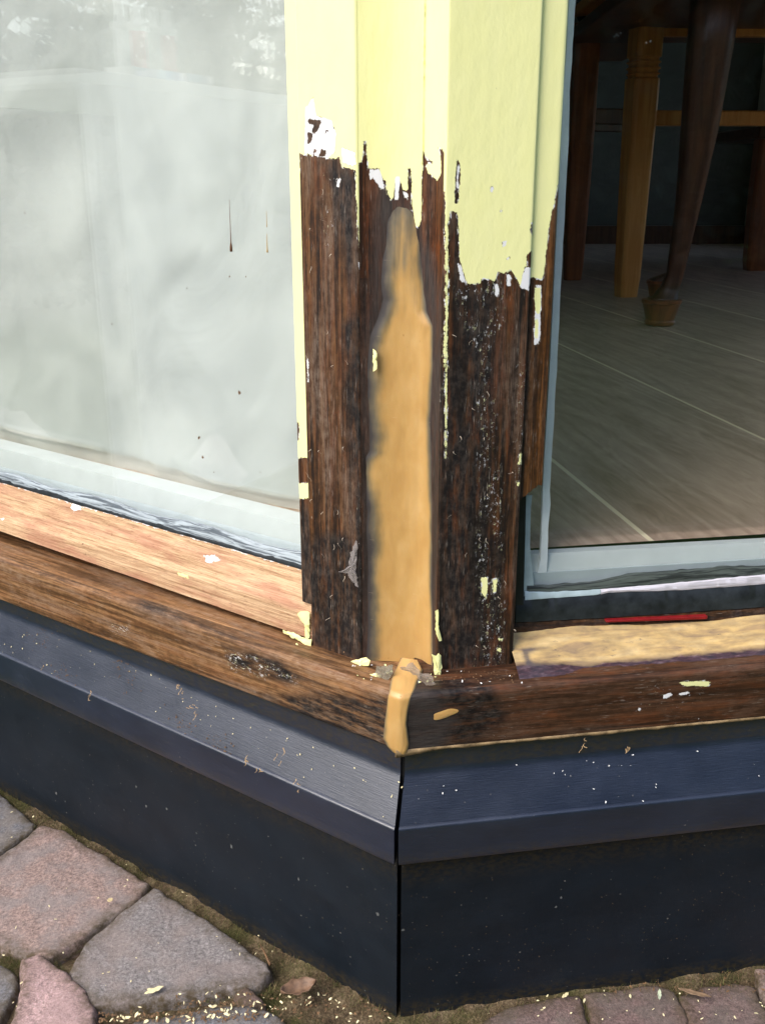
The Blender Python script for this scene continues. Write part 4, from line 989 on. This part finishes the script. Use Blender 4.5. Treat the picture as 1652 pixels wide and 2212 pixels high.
SM = [stone_mat('pink_grey_stone', (.285, .205, .18), (.25, .215, .205)), stone_mat('grey_stone', (.22, .20, .195), (.235, .195, .18)), stone_mat('pink_granite', (.42, .285, .275), (.35, .24, .23), .8), stone_mat('blue_grey_stone', (.165, .165, .18), (.20, .175, .155)), stone_mat('plum_stone', (.17, .115, .105), (.15, .12, .105), .3)]
b2 = lambda pl: [(.4133*x, 1615+.4133*y) for x, y in pl]
b4 = lambda pl: [(1055+.3616*x, 1615+.3616*y) for x, y in pl]
stones = [
    (b2([(-700, -350), (-60, 190), (40, 300), (175, 410), (170, 440), (0, 560), (-260, 740), (-800, 300)]), 3, 'blue grey paving stone at the far left edge beside the plinth', .004),
    (b2([(215, 430), (330, 455), (560, 600), (775, 735), (690, 840), (440, 1010), (260, 1115), (140, 1100), (0, 1050), (-350, 980), (-380, 830), (0, 600), (160, 480)]), 0, 'large pinkish grey paving stone left of the grey one', .006),
    (b2([(815, 760), (1000, 880), (1250, 1050), (1390, 1160), (1400, 1200), (1350, 1260), (1000, 1310), (800, 1340), (490, 1372), (390, 1270), (370, 1200), (450, 1050), (620, 900)]), 1, 'broad grey speckled paving stone tapering to the right', .006),
    (b2([(125, 1150), (215, 1120), (300, 1190), (440, 1300), (485, 1400), (480, 1480), (380, 1640), (60, 1700), (20, 1560), (90, 1430), (130, 1260)]), 2, 'pale pink granite stone at the bottom left', .009),
    (b2([(-300, 1130), (0, 1150), (75, 1200), (85, 1280), (10, 1400), (-60, 1560), (-300, 1500)]), 3, 'dark bluish stone cut by the left edge', .003),
    (b2([(700, 1460), (900, 1425), (1100, 1375), (1300, 1370), (1420, 1410), (1560, 1500), (1500, 1750), (900, 1800), (640, 1650)]), 3, 'grey stone rising from the bottom edge under the leaves', .004),
    (b2([(1235, 1300), (1290, 1280), (1350, 1320), (1365, 1350), (1260, 1355)]), 4, 'small purplish pebble lying in the mossy joint', .004),
    (b4([(60, 1600), (200, 1550), (420, 1510), (535, 1500), (560, 1560), (600, 1700), (640, 1900), (100, 1950), (-100, 1700)]), 4, 'plum brown paving stone just right of the mitre, mostly below the frame', .003),
    (b4([(575, 1490), (800, 1460), (1000, 1440), (1095, 1470), (1150, 1560), (1200, 1700), (1250, 1900), (700, 1950), (620, 1650)]), 4, 'plum brown paving stone in the middle of the right row', .003),
    (b4([(1140, 1500), (1300, 1440), (1480, 1420), (1570, 1440), (1680, 1620), (1720, 1900), (1290, 1900), (1190, 1620)]), 4, 'greyer paving stone third from the mitre in the right row', .002),
    (b4([(1600, 1340), (1800, 1320), (2300, 1280), (2400, 1700), (1760, 1800), (1690, 1560), (1625, 1440)]), 0, 'light paving stone at the bottom right corner', .003)]
for i, (pl, mi, lab, zt2) in enumerate(stones):
    poly = np.array([UH(0, *p)[:2] for p in pl]); lo = poly.min(0)-.006; hi = poly.max(0)+.006
    st_ = .0022; xs = np.arange(lo[0], hi[0], st_); ys = np.arange(lo[1], hi[1], st_); X, Y = np.meshgrid(xs, ys)
    X2 = X+.003*fbm(X*60, Y*60, 20+i); Y2 = Y+.003*fbm(X*60, Y*60, 50+i)
    d = sdf(np.c_[X2.ravel(), Y2.ravel()], poly).reshape(X.shape)
    rr_ = .0055; e = np.clip(1-(d+.0045)/rr_, 0, 1.6); Z = zt2-.012*e**2.2+.0018*fbm(X*45, Y*45, 70+i, 4)+.0006*fbm(X*300, Y*300, 5, 2)-.0
    keep = d > -.0075; idx = -np.ones(X.shape, int); idx[keep] = np.arange(keep.sum())
    v = np.c_[X[keep], Y[keep], Z[keep]]; f = []
    for a in range(X.shape[0]-1):
        for b in range(X.shape[1]-1):
            q = (idx[a, b], idx[a, b+1], idx[a+1, b+1], idx[a+1, b])
            if min(q) >= 0: f.append(q)
    o = mesh('paving_stone' if 'pebble' not in lab else 'pebble', v, f, SM[mi], None, True, None, dict(rimd=d[keep]))
    tag(o, lab, 'pebble' if 'pebble' in lab else 'paving stone', 'paving stones along the plinth')

# ---- loose stuff: flakes, fibres, moss blades
def ground_z(x, y): return .002
def scatter(name, n, fn, mat, lab, cat):
    v = []; f = []
    for k in range(n):
        c, sz, nrm = fn(k)
        a = random.random()*6.28; nrm = Vector(nrm).normalized(); t = nrm.orthogonal().normalized(); t.rotate(Matrix.Rotation(a, 3, nrm)); b = nrm.cross(t)
        w = sz[1]; l = sz[0]; m = len(v); cur = random.uniform(-.3, .5)*l
        pl = [(-.5, -.3), (-.1, -.5), (.4, -.35), (.55, .1), (.2, .45), (-.35, .4)]
        for p, q in pl: v.append(Vector(c)+t*p*l*random.uniform(.7, 1.3)+b*q*w*random.uniform(.7, 1.3)+nrm*(.0004+abs(p)*cur*.6))
        f.append(tuple(range(m, m+6)))
    o = mesh(name, v, f, mat); tag(o, lab, cat, None, 'stuff'); return o
def in_px(reg): 
    x0, y0, x1, y1 = reg; return random.uniform(x0, x1), random.uniform(y0, y1)
def on_ground(regs, szr):
    def fn(k):
        while True:
            x, y = in_px(random.choice(regs)); p = UH(.004, x, y); q = p[:2]-K
            if max(q@NRM['l'], q@NRM['r']) > .004: break
        s = random.uniform(*szr); return (p[0], p[1], .007 if y < 2150 else .006), (s, s*random.uniform(.2, .7)), (random.uniform(-.3, .3), random.uniform(-.6, .1), 1)
    return fn
scatter('wood_shavings', 130, on_ground([(0, 1750, 850, 2212), (0, 1750, 850, 2212), (420, 2150, 850, 2212), (1000, 2130, 1652, 2212)], (.0010, .0038)), M['cream'], 'tiny cream shavings and paint chips scattered over the paving', 'shavings')
scatter('wood_shavings', 42, on_ground([(240, 2188, 420, 2212), (400, 2168, 600, 2205)], (.002, .006)), M['cream'], 'denser yellow shavings in the joint below the grey stone', 'shavings')
scatter('dirt_crumbs', 450, on_ground([(380, 2150, 860, 2212), (1100, 2080, 1652, 2150), (150, 2190, 560, 2212)], (.0012, .0035)), M['brownbit'], 'brown crumbs of dirt and bark in the joints', 'crumbs')
# moss and grass fibres along the plinth foot
def fibres(name, n, lab, mat, gen):
    v = []; f = []
    for k in range(n):
        p, dr, L_, w = gen(); m = len(v); side_ = Vector(dr).cross(Vector((0, .3, 1)))
        side_ = side_.normalized()*w if side_.length > 1e-6 else Vector((w, 0, 0)); p = Vector(p); d = Vector(dr).normalized(); bend = Vector((random.uniform(-1, 1), random.uniform(-1, 1), -.3))*L_*.35
        for t in (0, .5, 1): c = p+d*L_*t+bend*t*t; v.append(c-side_*(1-t*.8)); v.append(c+side_*(1-t*.8))
        f += [(m, m+1, m+3, m+2), (m+2, m+3, m+5, m+4)]
    o = mesh(name, v, f, mat); tag(o, lab, 'moss', None, 'stuff'); return o
g = G('moss_green'); M['moss'] = g.done(g.mix(g.noise(g.ob(), 60, 3), (.03, .04, .008), (.17, .17, .05)), .9)
g = G('dry_fibre'); M['fibre'] = g.done(g.mix(g.noise(g.ob(), 80, 3), (.10, .06, .025), (.32, .23, .12)), .9)
def gen_edge():
    side = 'l' if random.random() < .72 else 'r'; s = random.uniform(0, .62 if side == 'l' else .4); o_ = abs(random.gauss(0, .012))+.001
    return P(side, s, o_, .0), (random.uniform(-.7, .7), random.uniform(-.7, .4), random.uniform(.2, 1)), random.uniform(.003, .009), .00022
joints = [b2([(190, 440), (0, 590)]), b2([(790, 745), (260, 1120)]), b2([(0, 1080), (130, 1130)]), b2([(260, 1120), (420, 1260)]), b2([(480, 1375), (1370, 1270)]), b2([(1370, 1270), (1640, 1250)]), b4([(545, 1500), (610, 1660)]), b4([(1110, 1480), (1190, 1660)]), b4([(1100, 1450), (1600, 1330)])]
def gen_joint():
    a, b = random.choice(joints); t = random.random(); x = a[0]+(b[0]-a[0])*t+random.gauss(0, 7); y = a[1]+(b[1]-a[1])*t+random.gauss(0, 6); p = UH(0, x, y)
    return (p[0], p[1], -.004), (random.uniform(-.8, .8), random.uniform(-.8, .5), random.uniform(.2, 1)), random.uniform(.004, .010), .00022
fibres('moss', 7500, 'short green moss along the foot of the plinth and in the joints', M['moss'], lambda: gen_edge() if random.random() < .55 else gen_joint())
fibres('dry_fibres', 4200, 'dry brown fibres and roots along the plinth foot', M['fibre'], lambda: gen_edge() if random.random() < .5 else gen_joint())
# dry leaves and a twig
def leafm(name, px, ang, L_, w_, mat, lab, z=.008, curl=.25, cat='leaf'):
    p = UH(z, *px); pts = []; n1, n2 = 12, 7
    for i in range(n1):
        t = i/(n1-1); ww = w_*math.sin(math.pi*min(1, t*.97+.015))**.75*(1+.12*math.sin(t*19))
        for j in range(n2):
            u = -1+2*j/(n2-1); x = (t-.5)*L_; y = u*ww/2; zz = curl*(abs(u)**1.6*w_*.6+(t-.5)**2*L_*.5)+.0009*fbm(t*6, u*5, 3)
            pts.append((p[0]+x*math.cos(ang)-y*math.sin(ang), p[1]+x*math.sin(ang)+y*math.cos(ang), z+zz))
    o = grid(name, pts, n2, n1, mat); m = o.modifiers.new('solid', 'SOLIDIFY'); m.thickness = .0003; tag(o, lab, cat); return o
leafm('dry_leaf', (645, 2142), .35, .034, .020, M['leaf_dry'], 'curled brown dry leaf lying near the plinth foot left of the mitre', .012, .5)
leafm('dry_leaf', (1500, 2146), -.35, .030, .006, simple('tan_leaf', (.20, .13, .075), .7, 200, .3), 'narrow tan dry leaf at the foot of the right cladding', .010, .1)
leafm('dry_leaf', (1221, 2151), .7, .009, .0035, M['cream'], 'small pale leaf scrap at the foot of the right cladding, left of the seed husk', .009, .1)
leafm('seed_husk', (1424, 2150), 1.3, .013, .0035, simple('pale_green_husk', (.50, .56, .40), .5, 200, .2), 'pale green curved seed husk on the plum paving stone', .010, .3, 'husk')
leafm('wood_chip', (333, 2140), .5, .018, .006, M['cream'], 'long cream wood chip below the grey stone', .010, .1, 'chip')
leafm('wood_chip', (238, 1945), 1.4, .006, .006, simple('tan_chip', (.5, .40, .22), .8, 300, .3), 'square tan wood chip on the large pinkish stone', .012, .05, 'chip')
p0 = UH(.01, 655, 2120); 
o = tube('twig', [UH(.010, 562, 2040), UH(.012, 572, 2060), UH(.010, 584, 2085)], lambda t: .0006+.001*t, M['brownbit']); tag(o, 'thin brown stalk leaning in the moss at the plinth foot', 'twig')
# debris on the caps and sill
def on_cap(side, n_sp):
    def fn(k):
        s, t = n_sp(); off = -.0104+(.0192)*t; z = .2518-.0373*t
        n_ = NRM[side]; q = XY(side, s, off)+n_*.0006; sz = random.uniform(.0006, .0022); return (q[0], q[1], z+.0003), (sz, sz*.5), (n_[0]*.9, n_[1]*.9, .45)
    return fn
def clus():
    c = random.choice([(.44, .9), (.36, .1), (.345, .3), (.25, .8), (.49, .2), (.2, .95)]); return abs(c[0]+random.gauss(0, .012)), min(1, max(0, c[1]+random.gauss(0, .18)))
scatter('sanding_dust', 170, on_cap('l', clus), M['brownbit'], 'brown sanding crumbs lying on the left plinth cap', 'crumbs')
scatter('sanding_dust', 60, on_cap('l', lambda: (random.uniform(0, .6), random.random())), M['cream'], 'pale crumbs sprinkled along the left plinth cap', 'crumbs')
scatter('paint_dust', 28, on_cap('r', lambda: (random.uniform(.01, .4), random.random())), M['chipw'], 'white paint specks sprinkled on the blue right cap', 'specks')
def on_board(side, s0, s1, z0, z1, sz_=(.0005, .0014)):
    def fn(k):
        s = random.uniform(s0, s1); z = random.uniform(z0, z1); z = max(.004, z); n_ = NRM[side]; q = XY(side, s, .0004); sz = random.uniform(*sz_); return (q[0], q[1], z), (sz, sz*.6), (n_[0], n_[1], .1)
    return fn
scatter('dust_specks', 150, on_board('l', .0, .6, .01, .175), simple('grey_brown_speck', (.10, .085, .06), .9, 300, .4), 'fine dust specks on the left plinth board', 'specks')
scatter('dust_specks', 220, lambda k: on_board('r', .0, .42, .01+.1*random.random(), .175*random.random()+.01)(k), simple('brown_speck', (.075, .055, .035), .9, 300, .4), 'fine brown dust specks on the right plinth board', 'specks')
splat = simple('dried_grey_splash', (.085, .09, .09), .8, 200, .3)
for k_, (x, y, r) in enumerate([(121, 1714, .0022), (141, 1732, .001), (294, 1700, .0016), (316, 1742, .0016), (268, 1750, .001), (360, 1748, .0014), (500, 1830, .0024), (424, 1800, .0012), (645, 1900, .0016), (306, 1880, .001), (655, 1855, .001), (508, 2040-120, .001), (815, 1975, .0018), (870, 2010, .0016), (1063, 2080-300, .001), (1200, 1960, .0012), (1212, 2000-60, .0014)]):
    side = 'l' if x < 852 else 'r'; s, z = U(side, .0004, x, y); 
    if z > .172: continue
    pts_ = [P(side, s+r*(.5+.7*random.random())*math.cos(2*math.pi*j/11), .0004, z+r*1.2*(.5+.7*random.random())*math.sin(2*math.pi*j/11)) for j in range(11)]
    o = mesh('splash_spot', pts_, [tuple(range(11))], splat, bpy.data.objects['plinth_cladding' if side == 'l' else 'plinth_cladding.001'])
# curled fibres hanging on left cap
o = None
def squig(side, s, off, z, L_, mat):
    a = random.random()*6; q = XY(side, s, off); pts_ = []
    for k in range(6):
        t = k/5; pts_.append((q[0]+L_*.4*math.sin(a+3*t)*t, q[1]-.001-L_*.2*t, z+L_*(.5-t)*math.cos(a*.3)))
    return pts_
v = []; f = []
for (px, py, side, off) in [(197, 1500, 'l', .0125), (410, 1520, 'l', .002), (535, 1640, 'l', .0125), (400, 1500, 'l', 0.), (425, 1535, 'l', .002), (640, 1700, 'l', .0125), (1355, 1620, 'r', -.01), (1262, 1605, 'r', -.011), (560, 1660, 'l', .0125), (90, 1440, 'l', .005), (380, 1480, 'l', -.003), (600, 1640, 'l', .012)]:
    for q in range(3):
        s, z = U(side, off, px+random.gauss(0, 5), py+random.gauss(0, 7)); pth = squig(side, s, off+.001, z, random.uniform(.004, .010), None)
        for k in range(len(pth)-1):
            a_, b__ = Vector(pth[k]), Vector(pth[k+1]); w = Vector((.00035, 0, .0002)); m = len(v); v += [a_-w, a_+w, b__+w, b__-w]; f.append((m, m+1, m+2, m+3))
o = mesh('wood_fibres', v, f, simple('curled_fibre', (.40, .27, .14), .8, 200, .4)); tag(o, 'curled brown wood fibres caught on the plinth caps', 'fibres', None, 'stuff')

def on_sill(reg, szr):
    def fn(k):
        x, y = in_px(random.choice(reg)); p = UH(.3348, x, y); s_ = random.uniform(*szr); return (p[0], p[1], .3352), (s_, s_*random.uniform(.3, .8)), (random.uniform(-.5, .2), random.uniform(-.9, 0), 1)
    return fn
scatter('paint_crumbs', 26, on_sill([(770, 1435, 850, 1470), (900, 1440, 960, 1480), (640, 1375, 690, 1395)], (.0010, .0030)), M['yellow'], 'yellow paint crumbs on the sill round the foot of the post', 'crumbs')
scatter('paint_crumbs', 22, on_sill([(760, 1430, 860, 1470), (890, 1450, 1130, 1478)], (.0008, .0024)), M['chipw'], 'white primer crumbs on the sill round the foot of the post', 'crumbs')
scatter('dirt_crumbs', 120, on_sill([(560, 1365, 860, 1465), (0, 1165, 600, 1372), (940, 1450, 1120, 1478)], (.0006, .0020)), M['brownbit'], 'brown sanding crumbs along the back of the sill', 'crumbs')
# pale raised fibres and scuffs on the bare faces
v = []; f = []
for k in range(46):
    side = random.choice('llr'); px = random.uniform(665, 760) if side == 'l' else random.uniform(960, 1110); py = random.uniform(420, 1400) if side == 'l' else random.uniform(680, 1420)
    s, z = U(side, OFF, px, py); L_ = random.uniform(.002, .006); a = random.gauss(1.5, .5); n_ = NRM[side]
    for q in range(4):
        t0, t1 = q/4, (q+1)/4; 
        def pt(t): 
            s_ = s+L_*t*math.cos(a)+.0012*math.sin(t*4+a*9); z_ = z+L_*t*math.sin(a); x_, y_, z2_ = P(side, s_, OFF+.0003+.0009*math.sin(t*3), z_); return Vector((x_, y_, z2_))
        A_, B_ = pt(t0), pt(t1); w = Vector((*(DIR[side]*.00018), .00008)); m = len(v); v += [A_-w, A_+w, B_+w, B_-w]; f.append((m, m+1, m+2, m+3))
o = mesh('raised_fibres', v, f, simple('pale_fibre', (.45, .38, .30), .8, 300, .3), post); o['kind'] = 'stuff'

# ---- loose paint flakes that still cling to the post foot and sill
def flake(poly, side, off, par, mat, lift=.0012, name='paint_flake'):
    pp_ = []
    for (xa, ya), (xb, yb) in zip(poly, poly[1:]+poly[:1]):
        m_ = max(1, int(math.hypot(xb-xa, yb-ya)/5)); pp_ += [(xa+(xb-xa)*k/m_+random.gauss(0, 1.3), ya+(yb-ya)*k/m_+random.gauss(0, 1.3)) for k in range(m_)]
    q = [U(side, off, x, y) for x, y in pp_]; c = np.mean(q, 0); n_ = len(q); pts_ = [P(side, c[0], off+lift*1.6, c[1])]; 
    for r_, l_ in ((.6, 1.2), (1., .6)):
        for k, (s, z) in enumerate(q):
            pts_.append(P(side, c[0]+(s-c[0])*r_, off+lift*(l_+.5*math.sin(k*.9)), c[1]+(z-c[1])*r_))
    f_ = [(0, 1+k, 1+(k+1) % n_) for k in range(n_)]+[(1+k, 1+n_+k, 1+n_+(k+1) % n_, 1+(k+1) % n_) for k in range(n_)]
    o = mesh(name, pts_, f_, mat, par); m = o.modifiers.new('solid', 'SOLIDIFY'); m.thickness = .0005; return o
flake(r7([(410, 715), (460, 705), (495, 690), (525, 705), (520, 730), (470, 740), (440, 770), (415, 765)]), 'l', -.030, post, M['yellow'])
flake(r7([(400, 770), (430, 765), (440, 785), (405, 790)]), 'l', -.026, post, M['chipw'])
flake(r7([(508, 780), (590, 790), (585, 812), (520, 805)]), 'l', -.020, post, M['yellow'])
flake(r7([(865, 670), (885, 680), (905, 665), (918, 740), (912, 790), (945, 850), (900, 850), (880, 780)]), 'r', -.030, post, M['yellow'])
flake(r7([(888, 425), (898, 420), (900, 520), (915, 600), (895, 595), (884, 520)]), 'r', -.0345, post, M['yellow'], .0006)
flake(r7([(1180, 765), (1240, 765), (1300, 790), (1300, 820), (1250, 825), (1230, 800), (1190, 800)]), 'r', -.031, post, M['yellow'])
flake(r7([(960, 855), (1100, 825), (1240, 820), (1330, 822), (1395, 835), (1300, 850), (1120, 862), (980, 868)]), 'r', -.016, sill, M['cream'])
flake(r7([(120, 455), (150, 430), (185, 445), (188, 580), (172, 600), (165, 500), (140, 475)]), 'l', -.036, post, M['yellow'])
flake(r7([(30, 540), (120, 560), (200, 600), (195, 630), (150, 605), (40, 555)]), 'l', -.034, sill, M['yellow'])
flake(r4([(545, 400), (562, 430), (558, 525), (543, 525)]), 'l', -.040, post, M['yellow'], .0006)
flake(r7([(690, 745), (760, 720), (800, 770), (870, 800), (880, 840), (830, 850), (780, 790)]), 'r', -.012, post, simple('thin_filler_skin', (.50, .40, .32), .35, 200, .2, Alpha=.45), .0010, 'filler_skin')
flake(r7([(560, 740), (660, 735), (640, 800), (600, 860), (540, 800)]), 'l', -.020, post, simple('grey_filler_skin', (.28, .26, .20), .35, 200, .2, Alpha=.5), .0008, 'filler_skin')
flake(r7([(350, 215), (400, 195), (420, 100), (440, 40), (455, 60), (445, 200), (458, 300), (430, 270), (400, 225)]), 'l', -.0345, post, simple('smoky_filler_skin', (.30, .27, .26), .4, 200, .2, Alpha=.5), .0010, 'filler_skin')

# ================================================================== OUTSIDE BEHIND THE CAMERA (seen in reflections)
def mirror(side, p):
    n = np.array([*NRM[side], 0.]); c = np.array([*(K+NRM[side]*GO), 0.]); p = np.array(p); return p-2*((p-c)@n)*n
def refl(side, x, y, dist):                        # the point seen in the pane, `dist` metres along the sight line, mirrored to where it really stands
    v = ray(x, y); v = v/np.linalg.norm(v[:2])*dist; return mirror(side, v+np.array([0, 0, CZ]))
TD = 2.1
a = refl('l', 160, 148, 1.90); b = refl('l', 615, 203, 2.42); zT = (a[2]+b[2])/2
ax = (b-a)[:2]; ax = ax/np.linalg.norm(ax); bk = np.array([-ax[1], ax[0]]); toc = np.array([0, 0])-a[:2]; bk = -bk if bk@toc > 0 else bk
tw = thing('workbench', 'white topped trestle table reflected in the left pane', 'table', (a[0], a[1], 0))
wt = simple('white_board', (.88, .9, .9), .5, 8, .04)
def quadbox(name, p, q, h0, h1, d0, d1, mat, par):
    v = [(*(p+bk*d), z) for z in (h0, h1) for d in (d0, d1)]+[(*(q+bk*d), z) for z in (h0, h1) for d in (d0, d1)]
    return mesh(name, v, [(0, 1, 3, 2), (4, 6, 7, 5), (0, 2, 6, 4), (1, 5, 7, 3), (0, 4, 5, 1), (2, 3, 7, 6)], mat, par)
p_ = a[:2]; q_ = b[:2]+ax*.6
quadbox('table_top', p_, q_, zT-.022, zT, 0, .6, wt, tw)
for e in (.12, 1.2):
    for d in (.05, .55):
        c = p_+ax*min(e, np.linalg.norm(q_-p_)-.1)+bk*d; boxm('leg', (c[0]-.02, c[1]-.02, -.03), (c[0]+.02, c[1]+.02, zT-.022), simple('pale_leg', (.5, .5, .48), .6), tw)
quadbox('tablecloth', p_, q_, .05, zT-.024, -.004, -.001, simple('pale_sheet', (.78, .82, .86), .8, 6, .2, .6), tw)
def on_table(x, dd=.08):
    r0 = mirror('l', (0, 0, CZ))[:2]; q = refl('l', x, 160, TD)[:2]; dq = q-r0; mm = np.linalg.solve(np.c_[dq, -ax], a[:2]-r0); t = mm[1]; return a[:2]+ax*t+bk*dd
for x, m_, lab in ((312, simple('grey_cartridge', (.62, .68, .7), .4), 'grey sealant cartridge standing left of the red one on the trestle table'), (346, simple('red_cartridge', (.85, .10, .16), .4), 'red sealant cartridge with a white cap standing on the trestle table')):
    c = on_table(x, .05); t = thing('sealant_cartridge', lab, 'cartridge', (*c, zT), 'sealant cartridges on the trestle table')
    lathe('tube', [(.001, 0), (.0148, 0), (.0148, .066), (.001, .066)], (*c, zT+.019), m_, t); lathe('cap', [(.001, 0), (.019, 0), (.019, .010), (.011, .013), (.009, .045), (.001, .047)], (*c, zT+.085), wt, t)
c = on_table(358, .05); t = thing('box', 'flat blue and white cardboard box under the cartridges on the trestle table', 'box', (*c, zT))
bc = [simple('navy_card', (.10, .15, .42), .5), simple('sky_card', (.12, .42, .72), .5), wt]
for o0, o1, mm, nm in ((-.068, .062, 0, 'body'), (-.004, .040, 1, 'label_band'), (.062, .076, 2, 'end'), (-.080, -.068, 2, 'end')):
    quadbox(nm, c+ax*o0, c+ax*o1, zT+.001, zT+.018+(.0005 if mm else 0), -.032-(.0005 if mm else 0), .032, bc[mm], t)
# hedges and trees
def leafmat(name, a, b):
    g = G(name); n = g.noise(g.ob(), 8, 4, .7); m = g.done(g.mix(g.mr(n, .35, .65), a, b), .55, None, .3); return m
LM = [leafmat('hedge_leaf', (.008, .016, .006), (.03, .05, .018)), leafmat('tree_leaf', (.010, .018, .008), (.035, .055, .02))]
def foliage(name, cen, rad, n, leaf, mat, seed, hollow=.0, clumps=40):
    r = np.random.default_rng(seed); cc = r.normal(size=(clumps, 3)); cc /= np.linalg.norm(cc, axis=1)[:, None]; cc *= (r.random(clumps)[:, None]**.4)
    k = r.integers(0, clumps, n); p = cc[k]+r.normal(size=(n, 3))*.16
    p = p*np.array(rad)+np.array(cen); d1 = r.normal(size=(n, 3)); d1 /= np.linalg.norm(d1, axis=1)[:, None]; d2 = r.normal(size=(n, 3)); d2 = np.cross(d1, d2); d2 /= np.linalg.norm(d2, axis=1)[:, None]
    L_ = leaf*(.6+.8*r.random(n))[:, None]; v = np.stack([p-d1*L_, p+d2*L_*.5, p+d1*L_, p-d2*L_*.5], 1).reshape(-1, 3)
    me = bpy.data.meshes.new(name); me.vertices.add(len(v)); me.vertices.foreach_set('co', v.ravel()); me.loops.add(4*n); me.loops.foreach_set('vertex_index', np.arange(4*n)); me.polygons.add(n)
    me.polygons.foreach_set('loop_start', np.arange(n)*4); me.polygons.foreach_set('loop_total', np.full(n, 4)); me.update(); me.validate(); me.materials.append(mat)
    o = bpy.data.objects.new(name, me); COL.objects.link(o); return o
def tree(loc, h, rad, lab, n, seed, base=1.0, mat=1):
    t = thing('tree', lab, 'tree', (*loc, 0), 'trees round the garden')
    o = foliage('crown', (loc[0], loc[1], base+(h-base)/2), (rad, rad, (h-base)/2), n, .085, LM[mat], seed); o.parent = t; o.matrix_parent_inverse = t.matrix_world.inverted()
    tube('trunk', [(loc[0], loc[1], -.05), (loc[0]+.05, loc[1], h*.3), (loc[0]-.03, loc[1]+.04, h*.75)], lambda t: .10*(1-.7*t), M['darkwood'], t, 8)
def hedge(loc, rad, n, lab, seed):
    o = foliage('hedge', loc, rad, n, .07, LM[0], seed, clumps=260); tag(o, lab, 'hedge', 'hedges round the garden')
hedge((-6.3, -.3, .35), (.5, 3.6, .75), 22000, 'long dark hedge beyond the trestle table on the left', 1)
hedge((3.2, -5.6, 1.5), (4.8, .7, 1.7), 60000, 'tall dark hedge behind the viewer to the right', 2)
tree((-7.2, 1.0), 2.2, 1.3, 'loose leafy tree standing nearest the house beyond the trestle table', 2400, 3, .7)
tree((-7.5, -.5), 2.1, 1.1, 'low leafy tree in the middle behind the long left hedge', 2400, 4, .7)
tree((-7.2, -2.1), 2.3, 1.1, 'third leafy tree, farthest from the house behind the long left hedge', 2400, 8, .7)
tree((1.6, -6.8), 5.2, 2.0, 'tall leafy tree behind the right hedge, nearer the middle', 16000, 5, 1.2)
tree((5.6, -6.2), 5.5, 2.2, 'tall leafy tree at the far right behind the hedge', 16000, 6, 1.2)
